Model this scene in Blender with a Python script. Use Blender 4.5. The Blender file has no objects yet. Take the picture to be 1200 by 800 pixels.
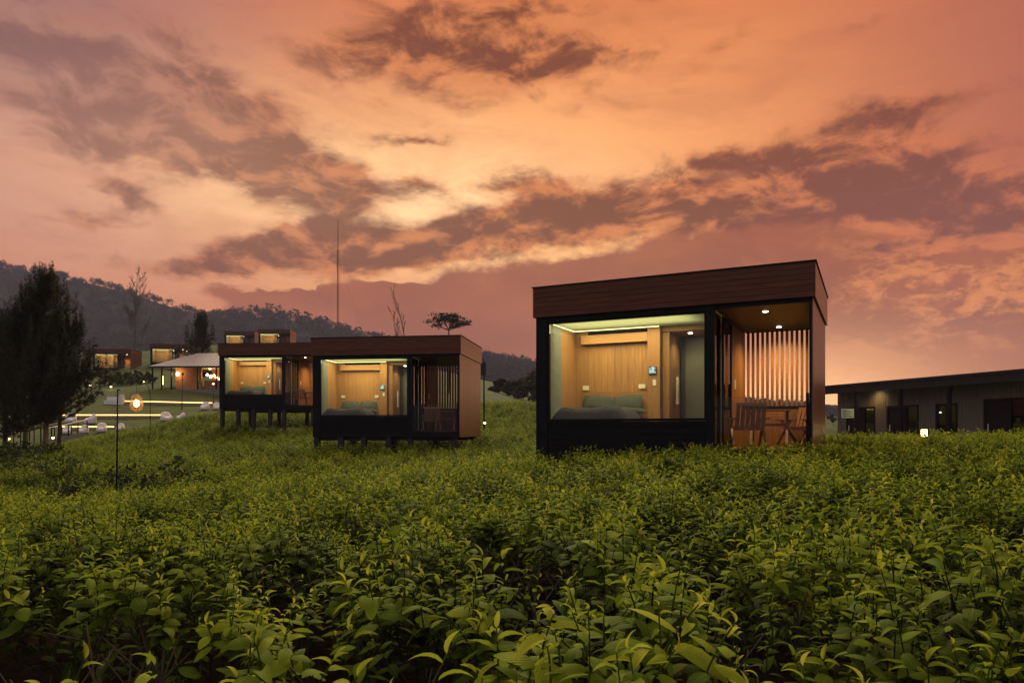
import bpy, bmesh, math, random
import numpy as np
from mathutils import Vector, Matrix, Euler

random.seed(7); np.random.seed(7)
R = math.radians
SC = bpy.context.scene
COL = SC.collection

# ------------------------------------------------------------------ camera
EYE = 1.25; F = 842.0; CX = 600.0; HY = 505.0
def at(px, py, Y):                       # photo pixel + distance -> world point
    return Vector(((px - CX) / F * Y, Y, EYE + (HY - py) / F * Y))
cam = bpy.data.cameras.new('camera'); camo = bpy.data.objects.new('camera', cam); COL.objects.link(camo)
camo.location = (0, 0, EYE); camo.rotation_euler = (R(90), 0, 0)
cam.sensor_width = 36; cam.lens = F / 1200 * 36; cam.shift_y = (HY - 400) / 1200
cam.clip_start = 0.05; cam.clip_end = 6000
SC.camera = camo

# ------------------------------------------------------------------ world: dusk sky with clouds (function of direction only)
SUN_AZ = -0.06; SUN_EL = R(38)
world = bpy.data.worlds.new('World'); SC.world = world; world.use_nodes = True
world.cycles.sampling_method = 'MANUAL'; world.cycles.sample_map_resolution = 256
def build_sky():
    nt = world.node_tree; nt.nodes.clear(); N = nt.nodes; L = nt.links
    def val(s, v):
        if isinstance(v, (int, float)): s.default_value = v
        else: L.new(v, s)
    def m(op, a, b=None, c=None, clamp=False):
        n = N.new('ShaderNodeMath'); n.operation = op; n.use_clamp = clamp
        val(n.inputs[0], a)
        if b is not None: val(n.inputs[1], b)
        if c is not None: val(n.inputs[2], c)
        return n.outputs[0]
    def sstep(x, a, b):
        n = N.new('ShaderNodeMapRange'); n.interpolation_type = 'SMOOTHSTEP'; n.clamp = True
        val(n.inputs[0], x); val(n.inputs[1], a); val(n.inputs[2], b)
        n.inputs[3].default_value = 0; n.inputs[4].default_value = 1
        return n.outputs[0]
    def mix(f, a, b):
        n = N.new('ShaderNodeMix'); n.data_type = 'RGBA'; n.clamp_factor = True
        val(n.inputs[0], f)
        for s, v in ((n.inputs[6], a), (n.inputs[7], b)):
            if isinstance(v, tuple): s.default_value = (*v, 1)
            else: L.new(v, s)
        return n.outputs[2]
    tc = N.new('ShaderNodeTexCoord'); d = tc.outputs['Generated']
    sp = N.new('ShaderNodeSeparateXYZ'); L.new(d, sp.inputs[0])
    x, y, z = sp.outputs
    az = m('ARCTAN2', x, y); el = m('ARCSINE', z)
    A0 = m('MULTIPLY', az, F); E0 = m('MULTIPLY', el, F)
    def noise(scale, detail, rough=0.55, stretch=1.0, off=(0, 0, 0), dist=0.0):
        mp = N.new('ShaderNodeMapping'); mp.inputs['Scale'].default_value = (1, 1, stretch); mp.inputs['Location'].default_value = off
        L.new(d, mp.inputs[0])
        n = N.new('ShaderNodeTexNoise'); n.inputs['Scale'].default_value = scale; n.inputs['Detail'].default_value = detail
        n.inputs['Roughness'].default_value = rough; n.inputs['Distortion'].default_value = dist
        L.new(mp.outputs[0], n.inputs['Vector'])
        return n
    w1 = noise(6.0, 3, 0.55, 2.0); ws = N.new('ShaderNodeSeparateXYZ'); L.new(w1.outputs['Color'], ws.inputs[0])
    w2 = noise(24.0, 3, 0.6, 2.2, (3, 1, 2)); ws2 = N.new('ShaderNodeSeparateXYZ'); L.new(w2.outputs['Color'], ws2.inputs[0])
    A = m('ADD', A0, m('MULTIPLY_ADD', ws.outputs[0], 44, -22)); A = m('ADD', A, m('MULTIPLY_ADD', ws2.outputs[0], 56, -28))
    E = m('ADD', E0, m('MULTIPLY_ADD', ws.outputs[1], 26, -13)); E = m('ADD', E, m('MULTIPLY_ADD', ws2.outputs[1], 26, -13))
    def blob(px, py, rx, ry, rot=0, w=1.0, raw=False):
        a = math.atan((px - CX) / F); e = math.atan((HY - py) / F * math.cos(a))
        k = math.cos(a) ** 1.6
        ca, sa = math.cos(R(rot)), math.sin(R(rot))
        dx = m('SUBTRACT', A0 if raw else A, a * F); dy = m('SUBTRACT', E0 if raw else E, e * F)
        u = m('ADD', m('MULTIPLY', dx, ca / (rx * k)), m('MULTIPLY', dy, sa / (rx * k)))
        if not raw and w > 0 and ry < 50: ry *= 1.18
        v = m('ADD', m('MULTIPLY', dx, -sa / (ry * k)), m('MULTIPLY', dy, ca / (ry * k)))
        q = m('ADD', m('MULTIPLY', u, u), m('MULTIPLY', v, v))
        return m('MULTIPLY', m('EXPONENT', m('MULTIPLY', q, -1.0)), w)
    def total(bl):
        s = bl[0]
        for b in bl[1:]: s = m('ADD', s, b)
        return s
    # clear-sky colour
    fc = noise(5.0, 6, 0.62, 3.5, (7.3, 2.2, 0.4), 0.6).outputs[0]           # faint high veil
    base = mix(sstep(el, 0.0, 0.5), (0.86, 0.255, 0.062), (0.77, 0.195, 0.058))
    base = mix(blob(-20, 20, 450, 250, 0, 1.0, True), base, (0.31, 0.172, 0.185))
    base = mix(blob(90, 235, 270, 120, -5, 0.9, True), base, (0.68, 0.33, 0.245))
    base = mix(blob(1320, -20, 420, 360, 20, 0.95, True), base, (0.40, 0.095, 0.075))
    base = mix(blob(590, 195, 350, 125, 4, 0.9, True), base, (1.18, 0.51, 0.17))
    base = mix(blob(480, 245, 250, 80, -4, 0.9, True), base, (1.45, 0.90, 0.44))
    base = mix(blob(690, 290, 150, 30, 6, 0.85, True), base, (1.45, 0.76, 0.28))
    base = mix(m('MULTIPLY', sstep(fc, 0.40, 0.72), 0.30), base, (0.47, 0.130, 0.065))
    # the sky above and behind the camera turns to a cool, even dusk
    ny = N.new('ShaderNodeTexSky'); ny.sky_type = 'NISHITA'; ny.sun_disc = False
    ny.sun_elevation = SUN_EL; ny.sun_rotation = SUN_AZ; ny.dust_density = 3.0; ny.altitude = 1500
    cool = mix(sstep(el, -0.05, 1.1), (0.11, 0.105, 0.13), (1.0, 0.95, 0.80))
    nys = N.new('ShaderNodeMix'); nys.data_type = 'RGBA'; nys.blend_type = 'ADD'; nys.inputs[0].default_value = 0.01
    L.new(cool, nys.inputs[6]); L.new(ny.outputs[0], nys.inputs[7])
    back = sstep(m('ADD', y, m('MULTIPLY', x, 0.10)), 0.42, -0.40)
    base = mix(back, base, nys.outputs[2])
    # high broken clouds
    def puff(off): return noise(11.0, 9, 0.60, 2.0, off, 0.45).outputs[0]
    f1 = noise(7.0, 5, 0.60, 2.6, (1.3, 0.2, 0.7), 0.4).outputs[0]
    f2 = puff((0.3, 5.2, 1.7)); f2b = puff((0.3, 5.2, 1.7 - 0.036))             # second sample just below: underlit relief
    f3 = noise(70.0, 5, 0.65, 2.0, (4.3, 0.2, 2.7), 0.3).outputs[0]
    fb = m('ADD', m('ADD', m('MULTIPLY_ADD', f1, 1.1, -0.55), m('MULTIPLY_ADD', f2, 2.3, -1.15)), m('MULTIPLY_ADD', f3, 0.5, -0.25))
    high = total([
        blob(175, 158, 140, 20, -4, 0.85), blob(290, 182, 120, 27, -10, 1.1), blob(370, 212, 60, 17, -10, .8), blob(80, 165, 120, 15, 4, 0.45),     # lens cloud
        blob(170, 95, 190, 26, 0, 0.40), blob(60, 40, 190, 46, 8, 0.36), blob(300, 122, 80, 13, -10, 0.38),
        blob(560, 45, 150, 44, 2, 0.62), blob(430, 62, 80, 18, 6, 0.42), blob(640, 85, 60, 20, 0, 0.3),          # top cloud
        blob(145, 226, 58, 13, -25, 0.48), blob(495, 166, 38, 7, 3, 0.5), blob(488, 214, 28, 8, 0, 0.42), blob(120, 257, 60, 7, 0, .34),
        blob(400, 292, 68, 26, -3, 1.1), blob(320, 292, 90, 15, 8, 0.7), blob(250, 314, 100, 10, 2, 0.6), blob(500, 292, 70, 18, 3, 0.85),
        blob(610, 264, 90, 22, 5, 0.9), blob(600, 215, 60, 11, 0, 0.55), blob(690, 252, 70, 25, 3, 0.95),
        blob(815, 240, 75, 28, 0, 0.85), blob(890, 268, 60, 24, -20, 0.9),
        blob(990, 205, 100, 50, 10, 1.05), blob(850, 187, 48, 9, -6, 0.6), blob(1110, 248, 180, 36, -4, 1.1), blob(1010, 262, 110, 22, 0, 0.75),
        blob(700, 60, 60, 16, 0, 0.2), blob(840, 60, 50, 10, 25, 0.3), blob(1060, 120, 70, 16, 0, 0.28),
    ])
    dens = m('ADD', high, m('MULTIPLY', fb, 0.42))
    c1 = sstep(dens, 0.05, 0.60)
    relief = m('MULTIPLY_ADD', m('SUBTRACT', f2b, f2), 5.0, 0.0)
    tone = sstep(m('ADD', m('ADD', relief, m('MULTIPLY_ADD', f3, 1.2, -0.6)), m('MULTIPLY', dens, -0.45)), -0.85, 0.55)
    leftish = blob(40, 100, 340, 170, 0, 1.0, True)
    dark = mix(leftish, (0.185, 0.047, 0.020), (0.205, 0.086, 0.078))
    dark = mix(blob(1150, 250, 330, 150, 0, 0.9, True), dark, (0.225, 0.065, 0.046))
    lit = mix(leftish, (0.74, 0.235, 0.070), (0.44, 0.195, 0.14))
    lit = mix(blob(1200, 150, 330, 180, 0, 0.8, True), lit, (0.62, 0.165, 0.066))
    ccol = mix(tone, dark, lit)
    ccol = mix(back, ccol, (0.34, 0.30, 0.30))
    s1 = mix(m('MULTIPLY', c1, m('MULTIPLY_ADD', leftish, -0.25, 0.94)), base, ccol)
    # low stratus down to the horizon
    low = total([blob(600, 440, 400, 95, 0, 1.35), blob(700, 520, 700, 90, 0, 1.2), blob(560, 345, 230, 22, 2, .45), blob(900, 360, 260, 80, -2, 0.95), blob(1250, 400, 420, 110, 0, 1.1),
                 blob(300, 345, 160, 16, -2, 0.5), blob(840, 300, 110, 24, 6, 0.5),
                 blob(1090, 291, 130, 8, -1, -0.65), blob(1040, 345, 130, 16, 8, -0.4),
                 blob(1010, 440, 60, 7, 0, -0.35), blob(1090, 438, 60, 5, 0, -0.2), blob(335, 333, 60, 9, 0, -0.9), blob(470, 328, 36, 7, 0, -0.6),
                 blob(150, 335, 130, 40, 0, -0.6)])
    dl = m('ADD', low, m('MULTIPLY', fb, 0.22))
    c2 = sstep(dl, 0.34, 0.62)
    lowc = mix(sstep(m('MULTIPLY_ADD', f1, 1.0, -0.5), -0.2, 0.25), (0.32, 0.085, 0.040), (0.44, 0.120, 0.050))
    lowc = mix(m('MULTIPLY', blob(1120, 345, 260, 85, 0, 0.75, True), sstep(m('ADD', f2, m('MULTIPLY_ADD', f3, 0.5, -0.25)), 0.46, 0.66)), lowc, (1.0, 0.34, 0.09))
    lowc = mix(blob(980, 500, 330, 75, 0, 0.6, True), lowc, (0.66, 0.23, 0.09))
    lowc = mix(blob(905, 490, 170, 78, 0, 0.94, True), lowc, (2.0, 1.02, 0.42))
    lowc = mix(back, lowc, (0.24, 0.21, 0.22))
    s2 = mix(m('MULTIPLY', c2, m('MULTIPLY_ADD', back, -0.6, 0.93)), s1, lowc)
    # under the horizon the world is dark land
    s2 = mix(sstep(el, -0.02, -0.12), s2, (0.03, 0.028, 0.02))
    bg = N.new('ShaderNodeBackground'); L.new(s2, bg.inputs[0]); bg.inputs[1].default_value = 1.0
    out = N.new('ShaderNodeOutputWorld'); L.new(bg.outputs[0], out.inputs[0])
build_sky()
sun = bpy.data.lights.new('sun', 'SUN'); sun.energy = 3.7; sun.angle = R(30); sun.color = (1.0, 0.87, 0.58)
suno = bpy.data.objects.new('sun', sun); COL.objects.link(suno)
sdir = Vector((math.sin(SUN_AZ) * math.cos(SUN_EL), math.cos(SUN_AZ) * math.cos(SUN_EL), math.sin(SUN_EL)))
suno.rotation_euler = sdir.to_track_quat('Z', 'Y').to_euler()

SC.view_settings.view_transform = 'Standard'; SC.view_settings.look = 'None'
SC.view_settings.exposure = 0.0; SC.view_settings.gamma = 1.0
SC.render.engine = 'CYCLES'
cy = SC.cycles
cy.use_denoising = True
cy.max_bounces = 7; cy.diffuse_bounces = 3; cy.glossy_bounces = 3; cy.transmission_bounces = 4; cy.transparent_max_bounces = 20; cy.volume_bounces = 0
cy.caustics_reflective = False; cy.caustics_refractive = False; cy.sample_clamp_indirect = 3.0
cy.use_adaptive_sampling = True; cy.adaptive_threshold = 0.015

# ------------------------------------------------------------------ material helpers
MATS = {}
def newmat(name):
    mt = bpy.data.materials.new(name); mt.use_nodes = True; MATS[name] = mt
    nt = mt.node_tree; b = nt.nodes['Principled BSDF']
    return mt, nt, b
def ramp(nt, fac, stops):
    r = nt.nodes.new('ShaderNodeValToRGB'); cr = r.color_ramp
    cr.elements[0].position = stops[0][0]; cr.elements[0].color = (*stops[0][1], 1)
    cr.elements[1].position = stops[-1][0]; cr.elements[1].color = (*stops[-1][1], 1)
    for p, c in stops[1:-1]:
        e = cr.elements.new(p); e.color = (*c, 1)
    nt.links.new(fac, r.inputs[0]); return r.outputs[0]
def objcoord(nt, scale, rand=True):
    tc = nt.nodes.new('ShaderNodeTexCoord'); mp = nt.nodes.new('ShaderNodeMapping'); mp.inputs['Scale'].default_value = scale
    if rand:
        oi = nt.nodes.new('ShaderNodeObjectInfo'); va = nt.nodes.new('ShaderNodeVectorMath'); va.operation = 'MULTIPLY_ADD'
        nt.links.new(oi.outputs['Random'], va.inputs[0]); va.inputs[1].default_value = (37, 53, 71); nt.links.new(tc.outputs['Object'], va.inputs[2])
        nt.links.new(va.outputs[0], mp.inputs[0])
    else: nt.links.new(tc.outputs['Object'], mp.inputs[0])
    return mp.outputs[0]
def noise_tex(nt, vec, scale=5, detail=4, rough=0.55):
    n = nt.nodes.new('ShaderNodeTexNoise'); n.inputs['Scale'].default_value = scale; n.inputs['Detail'].default_value = detail; n.inputs['Roughness'].default_value = rough
    if vec is not None: nt.links.new(vec, n.inputs['Vector'])
    return n.outputs[0]
def bump(nt, b, h, strength=0.3, dist=0.01):
    bp = nt.nodes.new('ShaderNodeBump'); bp.inputs['Strength'].default_value = strength; bp.inputs['Distance'].default_value = dist
    nt.links.new(h, bp.inputs['Height']); nt.links.new(bp.outputs[0], b.inputs['Normal'])
def vary(nt, col, amt=0.25):
    oi = nt.nodes.new('ShaderNodeObjectInfo'); mr = nt.nodes.new('ShaderNodeMapRange'); nt.links.new(oi.outputs['Random'], mr.inputs[0])
    mr.inputs[3].default_value = 1 - amt; mr.inputs[4].default_value = 1 + amt
    mx = nt.nodes.new('ShaderNodeVectorMath'); mx.operation = 'SCALE'; nt.links.new(col, mx.inputs[0]); nt.links.new(mr.outputs[0], mx.inputs['Scale'])
    return mx.outputs[0]
def wood(name, c0, c1, axis='x', rough=0.5, amt=0.22, spec=0.4):
    mt, nt, b = newmat(name)
    s = {'x': (1.2, 22, 22), 'y': (22, 1.2, 22), 'z': (22, 22, 1.2)}[axis]
    n = noise_tex(nt, objcoord(nt, s), 1.6, 6, 0.65)
    c = ramp(nt, n, [(0.28, c0), (0.5, tuple((p + q) / 2 for p, q in zip(c0, c1))), (0.72, c1)])
    nt.links.new(vary(nt, c, amt), b.inputs['Base Color'])
    b.inputs['Roughness'].default_value = rough; b.inputs['Specular IOR Level'].default_value = spec
    bump(nt, b, n, 0.25, 0.004); return mt
def plain(name, c, rough=0.6, metal=0.0, spec=0.4, nscale=8, var=0.25, bmp=0.1):
    mt, nt, b = newmat(name)
    n = noise_tex(nt, objcoord(nt, (1, 1, 1)), nscale, 5, 0.6)
    nt.links.new(ramp(nt, n, [(0.3, tuple(v * (1 - var) for v in c)), (0.7, tuple(v * (1 + var) for v in c))]), b.inputs['Base Color'])
    b.inputs['Roughness'].default_value = rough; b.inputs['Metallic'].default_value = metal; b.inputs['Specular IOR Level'].default_value = spec
    if bmp: bump(nt, b, n, bmp, 0.01)
    return mt
def emit(name, c, s):
    mt, nt, b = newmat(name)
    b.inputs['Base Color'].default_value = (*[min(v, .8) for v in c], 1)
    b.inputs['Emission Color'].default_value = (*c, 1); b.inputs['Emission Strength'].default_value = s
    return mt
def glass(name, tint=(0.93, 0.95, 0.94), ior=1.5, rough=0.0):
    mt = bpy.data.materials.new(name); mt.use_nodes = True; MATS[name] = mt; nt = mt.node_tree; nt.nodes.clear()
    o = nt.nodes.new('ShaderNodeOutputMaterial'); t = nt.nodes.new('ShaderNodeBsdfTransparent'); g = nt.nodes.new('ShaderNodeBsdfGlossy')
    t.inputs[0].default_value = (*tint, 1); g.inputs['Roughness'].default_value = rough
    fr = nt.nodes.new('ShaderNodeFresnel'); fr.inputs[0].default_value = ior
    mx = nt.nodes.new('ShaderNodeMixShader'); nt.links.new(fr.outputs[0], mx.inputs[0]); nt.links.new(t.outputs[0], mx.inputs[1]); nt.links.new(g.outputs[0], mx.inputs[2])
    nt.links.new(mx.outputs[0], o.inputs[0]); return mt

for ax in 'xyz':
    wood('fascia_' + ax, (0.055, 0.018, 0.012), (0.135, 0.045, 0.028), ax, 0.5, 0.12, 0.15)
    wood('black_' + ax, (0.004, 0.004, 0.006), (0.009, 0.009, 0.013), ax, 0.6, 0.25, 0.10)
    wood('ply_' + ax, (0.30, 0.155, 0.055), (0.46, 0.26, 0.105), ax, 0.45, 0.12)
    wood('slat_' + ax, (0.18, 0.075, 0.025), (0.36, 0.165, 0.055), ax, 0.45, 0.2)
    wood('teak_' + ax, (0.16, 0.062, 0.026), (0.34, 0.15, 0.065), ax, 0.42, 0.2)
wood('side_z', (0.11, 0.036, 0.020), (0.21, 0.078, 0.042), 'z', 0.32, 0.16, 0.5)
wood('side_y', (0.14, 0.052, 0.03), (0.28, 0.11, 0.06), 'y', 0.32, 0.16, 0.5)  # right-hand fascia wood, lightened: the sky glow is put into its colour
wood('soffit_y', (0.055, 0.025, 0.012), (0.13, 0.06, 0.026), 'y', 0.4, 0.15)
plain('black_metal', (0.006, 0.006, 0.008), 0.55, 0.0, 0.12)
plain('post_black', (0.011, 0.011, 0.012), 0.7)
plain('roof_top', (0.05, 0.045, 0.045), 0.7)
plain('ceiling_white', (0.62, 0.62, 0.5), 0.7, var=0.04)
plain('door_grey', (0.17, 0.175, 0.13), 0.35, var=0.06, nscale=2)
plain('door_frame', (0.06, 0.062, 0.055), 0.4, var=0.05)
plain('curtain_grey', (0.22, 0.25, 0.24), 0.9, var=0.1)
plain('curtain_white', (0.70, 0.66, 0.60), 0.9, var=0.08)
plain('switch_white', (0.75, 0.73, 0.66), 0.4, var=0.03)
plain('bed_dark', (0.035, 0.035, 0.055), 0.9, var=0.35, nscale=10)
plain('bed_green', (0.062, 0.074, 0.064), 0.9, var=0.2, nscale=10)
plain('robe_white', (0.75, 0.72, 0.66), 0.9, var=0.08)
plain('cushion', (0.14, 0.10, 0.08), 0.9)
plain('soil', (0.018, 0.012, 0.008), 0.95, 0.0, 0.0, nscale=14, var=0.5, bmp=0.6)
plain('bark', (0.045, 0.032, 0.022), 0.9, nscale=20, var=0.4, bmp=0.5)
plain('bark_pale', (0.10, 0.075, 0.06), 0.9, nscale=12, var=0.3, bmp=0.3)
plain('mast_metal', (0.10, 0.06, 0.055), 0.6)
plain('white_fabric', (0.58, 0.55, 0.57), 0.85, var=0.06)
plain('stone_grey', (0.16, 0.15, 0.14), 0.9, nscale=5)
plain('roof_sheet', (0.34, 0.32, 0.33), 0.55, nscale=3, var=0.12)
plain('clay_wall', (0.34, 0.15, 0.06), 0.85, nscale=4)
plain('opening_shade', (0.02, 0.016, 0.012), 0.7)  # near-black colour in place of the shade inside openings
plain('steel_grey', (0.022, 0.023, 0.028), 0.6, 0.0, 0.15, nscale=3, var=0.15)
plain('cladding_grey', (0.13, 0.117, 0.105), 0.55, nscale=3, var=0.12)
plain('door_black', (0.010, 0.010, 0.012), 0.6, 0.0, 0.12)
plain('sign_white', (0.55, 0.62, 0.50), 0.5, var=0.05)
plain('sign_ink', (0.06, 0.08, 0.07), 0.6, var=0.05)
plain('white_rail', (0.6, 0.58, 0.56), 0.5, var=0.06)
plain('wicker', (0.45, 0.28, 0.10), 0.7)
glass('window_glass', ior=1.42); glass('rail_glass', (0.94, 0.95, 0.94), 1.32)
glass('dark_glass', (0.30, 0.28, 0.27), 2.2)
emit('led_cove', (1.0, 0.93, 0.40), 3.2)
emit('led_warm', (1.0, 0.55, 0.14), 5)
emit('downlight_on', (1.0, 0.83, 0.50), 22)
emit('lamp_warm', (1.0, 0.66, 0.24), 16)
emit('path_glow', (1.0, 0.74, 0.32), 9)
emit('screen_glow', (0.25, 0.45, 0.75), 0.5)
plain('downlight_off', (0.5, 0.48, 0.44), 0.5)
def screen_mat():
    mt, nt, b = newmat('screen')
    v = nt.nodes.new('ShaderNodeTexVoronoi'); v.inputs['Scale'].default_value = 26
    nt.links.new(objcoord(nt, (1, 1, 1), False), v.inputs['Vector'])
    c = ramp(nt, v.outputs['Color'], [(0.2, (0.01, 0.05, 0.12)), (0.5, (0.10, 0.30, 0.55)), (0.8, (0.55, 0.70, 0.75))])
    nt.links.new(c, b.inputs['Base Color']); nt.links.new(c, b.inputs['Emission Color']); b.inputs['Emission Strength'].default_value = 0.55
    b.inputs['Roughness'].default_value = 0.15
screen_mat()
def thin_cloth(name, f):
    nt = MATS[name].node_tree; b = nt.nodes['Principled BSDF']; o = nt.nodes['Material Output']; tr = nt.nodes.new('ShaderNodeBsdfTranslucent'); tr.inputs[0].default_value = (.8, .72, .6, 1)
    ms = nt.nodes.new('ShaderNodeMixShader'); ms.inputs[0].default_value = f; nt.links.new(b.outputs[0], ms.inputs[1]); nt.links.new(tr.outputs[0], ms.inputs[2]); nt.links.new(ms.outputs[0], o.inputs[0])
thin_cloth('curtain_white', .55)
def leaf_mat(name, stops, transl=0.3, rough=0.5, veins=True, use_age=True, spec=0.16):
    mt, nt, b = newmat(name); Ln = nt.links
    oi = nt.nodes.new('ShaderNodeObjectInfo')
    if use_age:
        ag = nt.nodes.new('ShaderNodeAttribute'); ag.attribute_name = 'age'; f = ag.outputs['Fac']
    else: f = oi.outputs['Random']
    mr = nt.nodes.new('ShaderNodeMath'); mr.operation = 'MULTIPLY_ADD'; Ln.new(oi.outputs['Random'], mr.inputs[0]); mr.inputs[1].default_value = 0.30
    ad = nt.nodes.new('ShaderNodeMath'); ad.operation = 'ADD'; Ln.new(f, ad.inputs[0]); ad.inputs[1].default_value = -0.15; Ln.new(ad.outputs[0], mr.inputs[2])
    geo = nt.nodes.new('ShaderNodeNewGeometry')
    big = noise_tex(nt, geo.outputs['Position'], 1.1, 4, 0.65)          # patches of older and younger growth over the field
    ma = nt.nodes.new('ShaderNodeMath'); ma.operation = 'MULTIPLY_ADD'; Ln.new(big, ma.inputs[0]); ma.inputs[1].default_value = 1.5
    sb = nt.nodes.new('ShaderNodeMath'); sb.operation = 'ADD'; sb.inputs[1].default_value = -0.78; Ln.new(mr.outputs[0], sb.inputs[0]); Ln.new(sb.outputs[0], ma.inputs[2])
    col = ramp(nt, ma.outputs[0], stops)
    if veins:
        uv = nt.nodes.new('ShaderNodeUVMap'); uv.uv_map = 'uv'
        s = nt.nodes.new('ShaderNodeSeparateXYZ'); Ln.new(uv.outputs[0], s.inputs[0])
        ab = nt.nodes.new('ShaderNodeMath'); ab.operation = 'ABSOLUTE'; Ln.new(s.outputs[0], ab.inputs[0])
        mid = nt.nodes.new('ShaderNodeMapRange'); Ln.new(ab.outputs[0], mid.inputs[0]); mid.inputs[1].default_value = 0.0; mid.inputs[2].default_value = 0.09; mid.inputs[3].default_value = 1; mid.inputs[4].default_value = 0
        cb = nt.nodes.new('ShaderNodeMath'); cb.operation = 'MULTIPLY_ADD'; Ln.new(ab.outputs[0], cb.inputs[0]); cb.inputs[1].default_value = -0.45; Ln.new(s.outputs[1], cb.inputs[2])
        sn = nt.nodes.new('ShaderNodeMath'); sn.operation = 'SINE'; mu = nt.nodes.new('ShaderNodeMath'); mu.operation = 'MULTIPLY'; mu.inputs[1].default_value = 48; Ln.new(cb.outputs[0], mu.inputs[0]); Ln.new(mu.outputs[0], sn.inputs[0])
        hh = nt.nodes.new('ShaderNodeMath'); hh.operation = 'MULTIPLY_ADD'; Ln.new(mid.outputs[0], hh.inputs[0]); hh.inputs[1].default_value = -1.5; Ln.new(sn.outputs[0], hh.inputs[2])
        bump(nt, b, hh.outputs[0], 0.35, 0.0012)
        mx = nt.nodes.new('ShaderNodeMix'); mx.data_type = 'RGBA'; mm = nt.nodes.new('ShaderNodeMath'); mm.operation = 'MULTIPLY'; mm.inputs[1].default_value = 0.4; Ln.new(mid.outputs[0], mm.inputs[0]); Ln.new(mm.outputs[0], mx.inputs[0])
        Ln.new(col, mx.inputs[6]); mx.inputs[7].default_value = (0.24, 0.26, 0.08, 1); col = mx.outputs[2]
        sp = noise_tex(nt, geo.outputs['Position'], 55, 2, 0.6)          # small blemishes
        mx2 = nt.nodes.new('ShaderNodeMix'); mx2.data_type = 'RGBA'; r2 = nt.nodes.new('ShaderNodeMapRange'); Ln.new(sp, r2.inputs[0]); r2.inputs[1].default_value = 0.66; r2.inputs[2].default_value = 0.74; r2.inputs[4].default_value = 0.55
        Ln.new(r2.outputs[0], mx2.inputs[0]); Ln.new(col, mx2.inputs[6]); mx2.inputs[7].default_value = (0.09, 0.055, 0.02, 1); col = mx2.outputs[2]
    Ln.new(col, b.inputs['Base Color']); b.inputs['Roughness'].default_value = rough; b.inputs['Specular IOR Level'].default_value = spec
    tr = nt.nodes.new('ShaderNodeBsdfTranslucent'); Ln.new(col, tr.inputs[0])
    ms = nt.nodes.new('ShaderNodeMixShader'); ms.inputs[0].default_value = transl
    o = nt.nodes['Material Output']; Ln.new(b.outputs[0], ms.inputs[1]); Ln.new(tr.outputs[0], ms.inputs[2]); Ln.new(ms.outputs[0], o.inputs[0])
    return mt
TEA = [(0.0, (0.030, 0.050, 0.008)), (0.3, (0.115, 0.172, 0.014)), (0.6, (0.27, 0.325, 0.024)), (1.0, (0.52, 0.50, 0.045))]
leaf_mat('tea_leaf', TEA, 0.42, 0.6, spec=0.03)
leaf_mat('pine_needles', [(0, (0.014, 0.018, 0.008)), (1, (0.04, 0.045, 0.016))], 0.1, 0.7, False, False, 0.15)
leaf_mat('tree_leaves', [(0, (0.022, 0.022, 0.012)), (1, (0.06, 0.055, 0.022))], 0.15, 0.7, False, False, 0.2)
leaf_mat('forest_leaves', [(0, (0.026, 0.026, 0.024)), (1, (0.040, 0.040, 0.034))], 0.1, 0.9, False, False, 0.0)
leaf_mat('shrub_leaves', [(0, (0.020, 0.032, 0.012)), (1, (0.05, 0.075, 0.016))], 0.2, 0.6, False, False, 0.04)
def ground_mat():
    mt, nt, b = newmat('ground')
    g = nt.nodes.new('ShaderNodeNewGeometry')
    n = noise_tex(nt, g.outputs['Position'], 0.5, 8, 0.7); n2 = noise_tex(nt, g.outputs['Position'], 6, 5, 0.7)
    ma = nt.nodes.new('ShaderNodeMath'); ma.operation = 'MULTIPLY_ADD'; nt.links.new(n2, ma.inputs[0]); ma.inputs[1].default_value = 0.5; nt.links.new(n, ma.inputs[2])
    c = ramp(nt, ma.outputs[0], [(0.5, (0.030, 0.030, 0.012)), (0.75, (0.045, 0.065, 0.018)), (1.0, (0.10, 0.11, 0.03))])
    nt.links.new(c, b.inputs['Base Color']); b.inputs['Roughness'].default_value = 0.95; b.inputs['Specular IOR Level'].default_value = 0.1
    bump(nt, b, n2, 0.8, 0.08)
    mt2, nt, b = newmat('hill')
    g = nt.nodes.new('ShaderNodeNewGeometry')
    n = noise_tex(nt, g.outputs['Position'], 0.035, 8, 0.7)
    c = ramp(nt, n, [(0.3, (0.03, 0.03, 0.03)), (0.7, (0.042, 0.042, 0.038))])
    nt.links.new(c, b.inputs['Base Color']); b.inputs['Roughness'].default_value = 1; b.inputs['Specular IOR Level'].default_value = 0
ground_mat()

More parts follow.
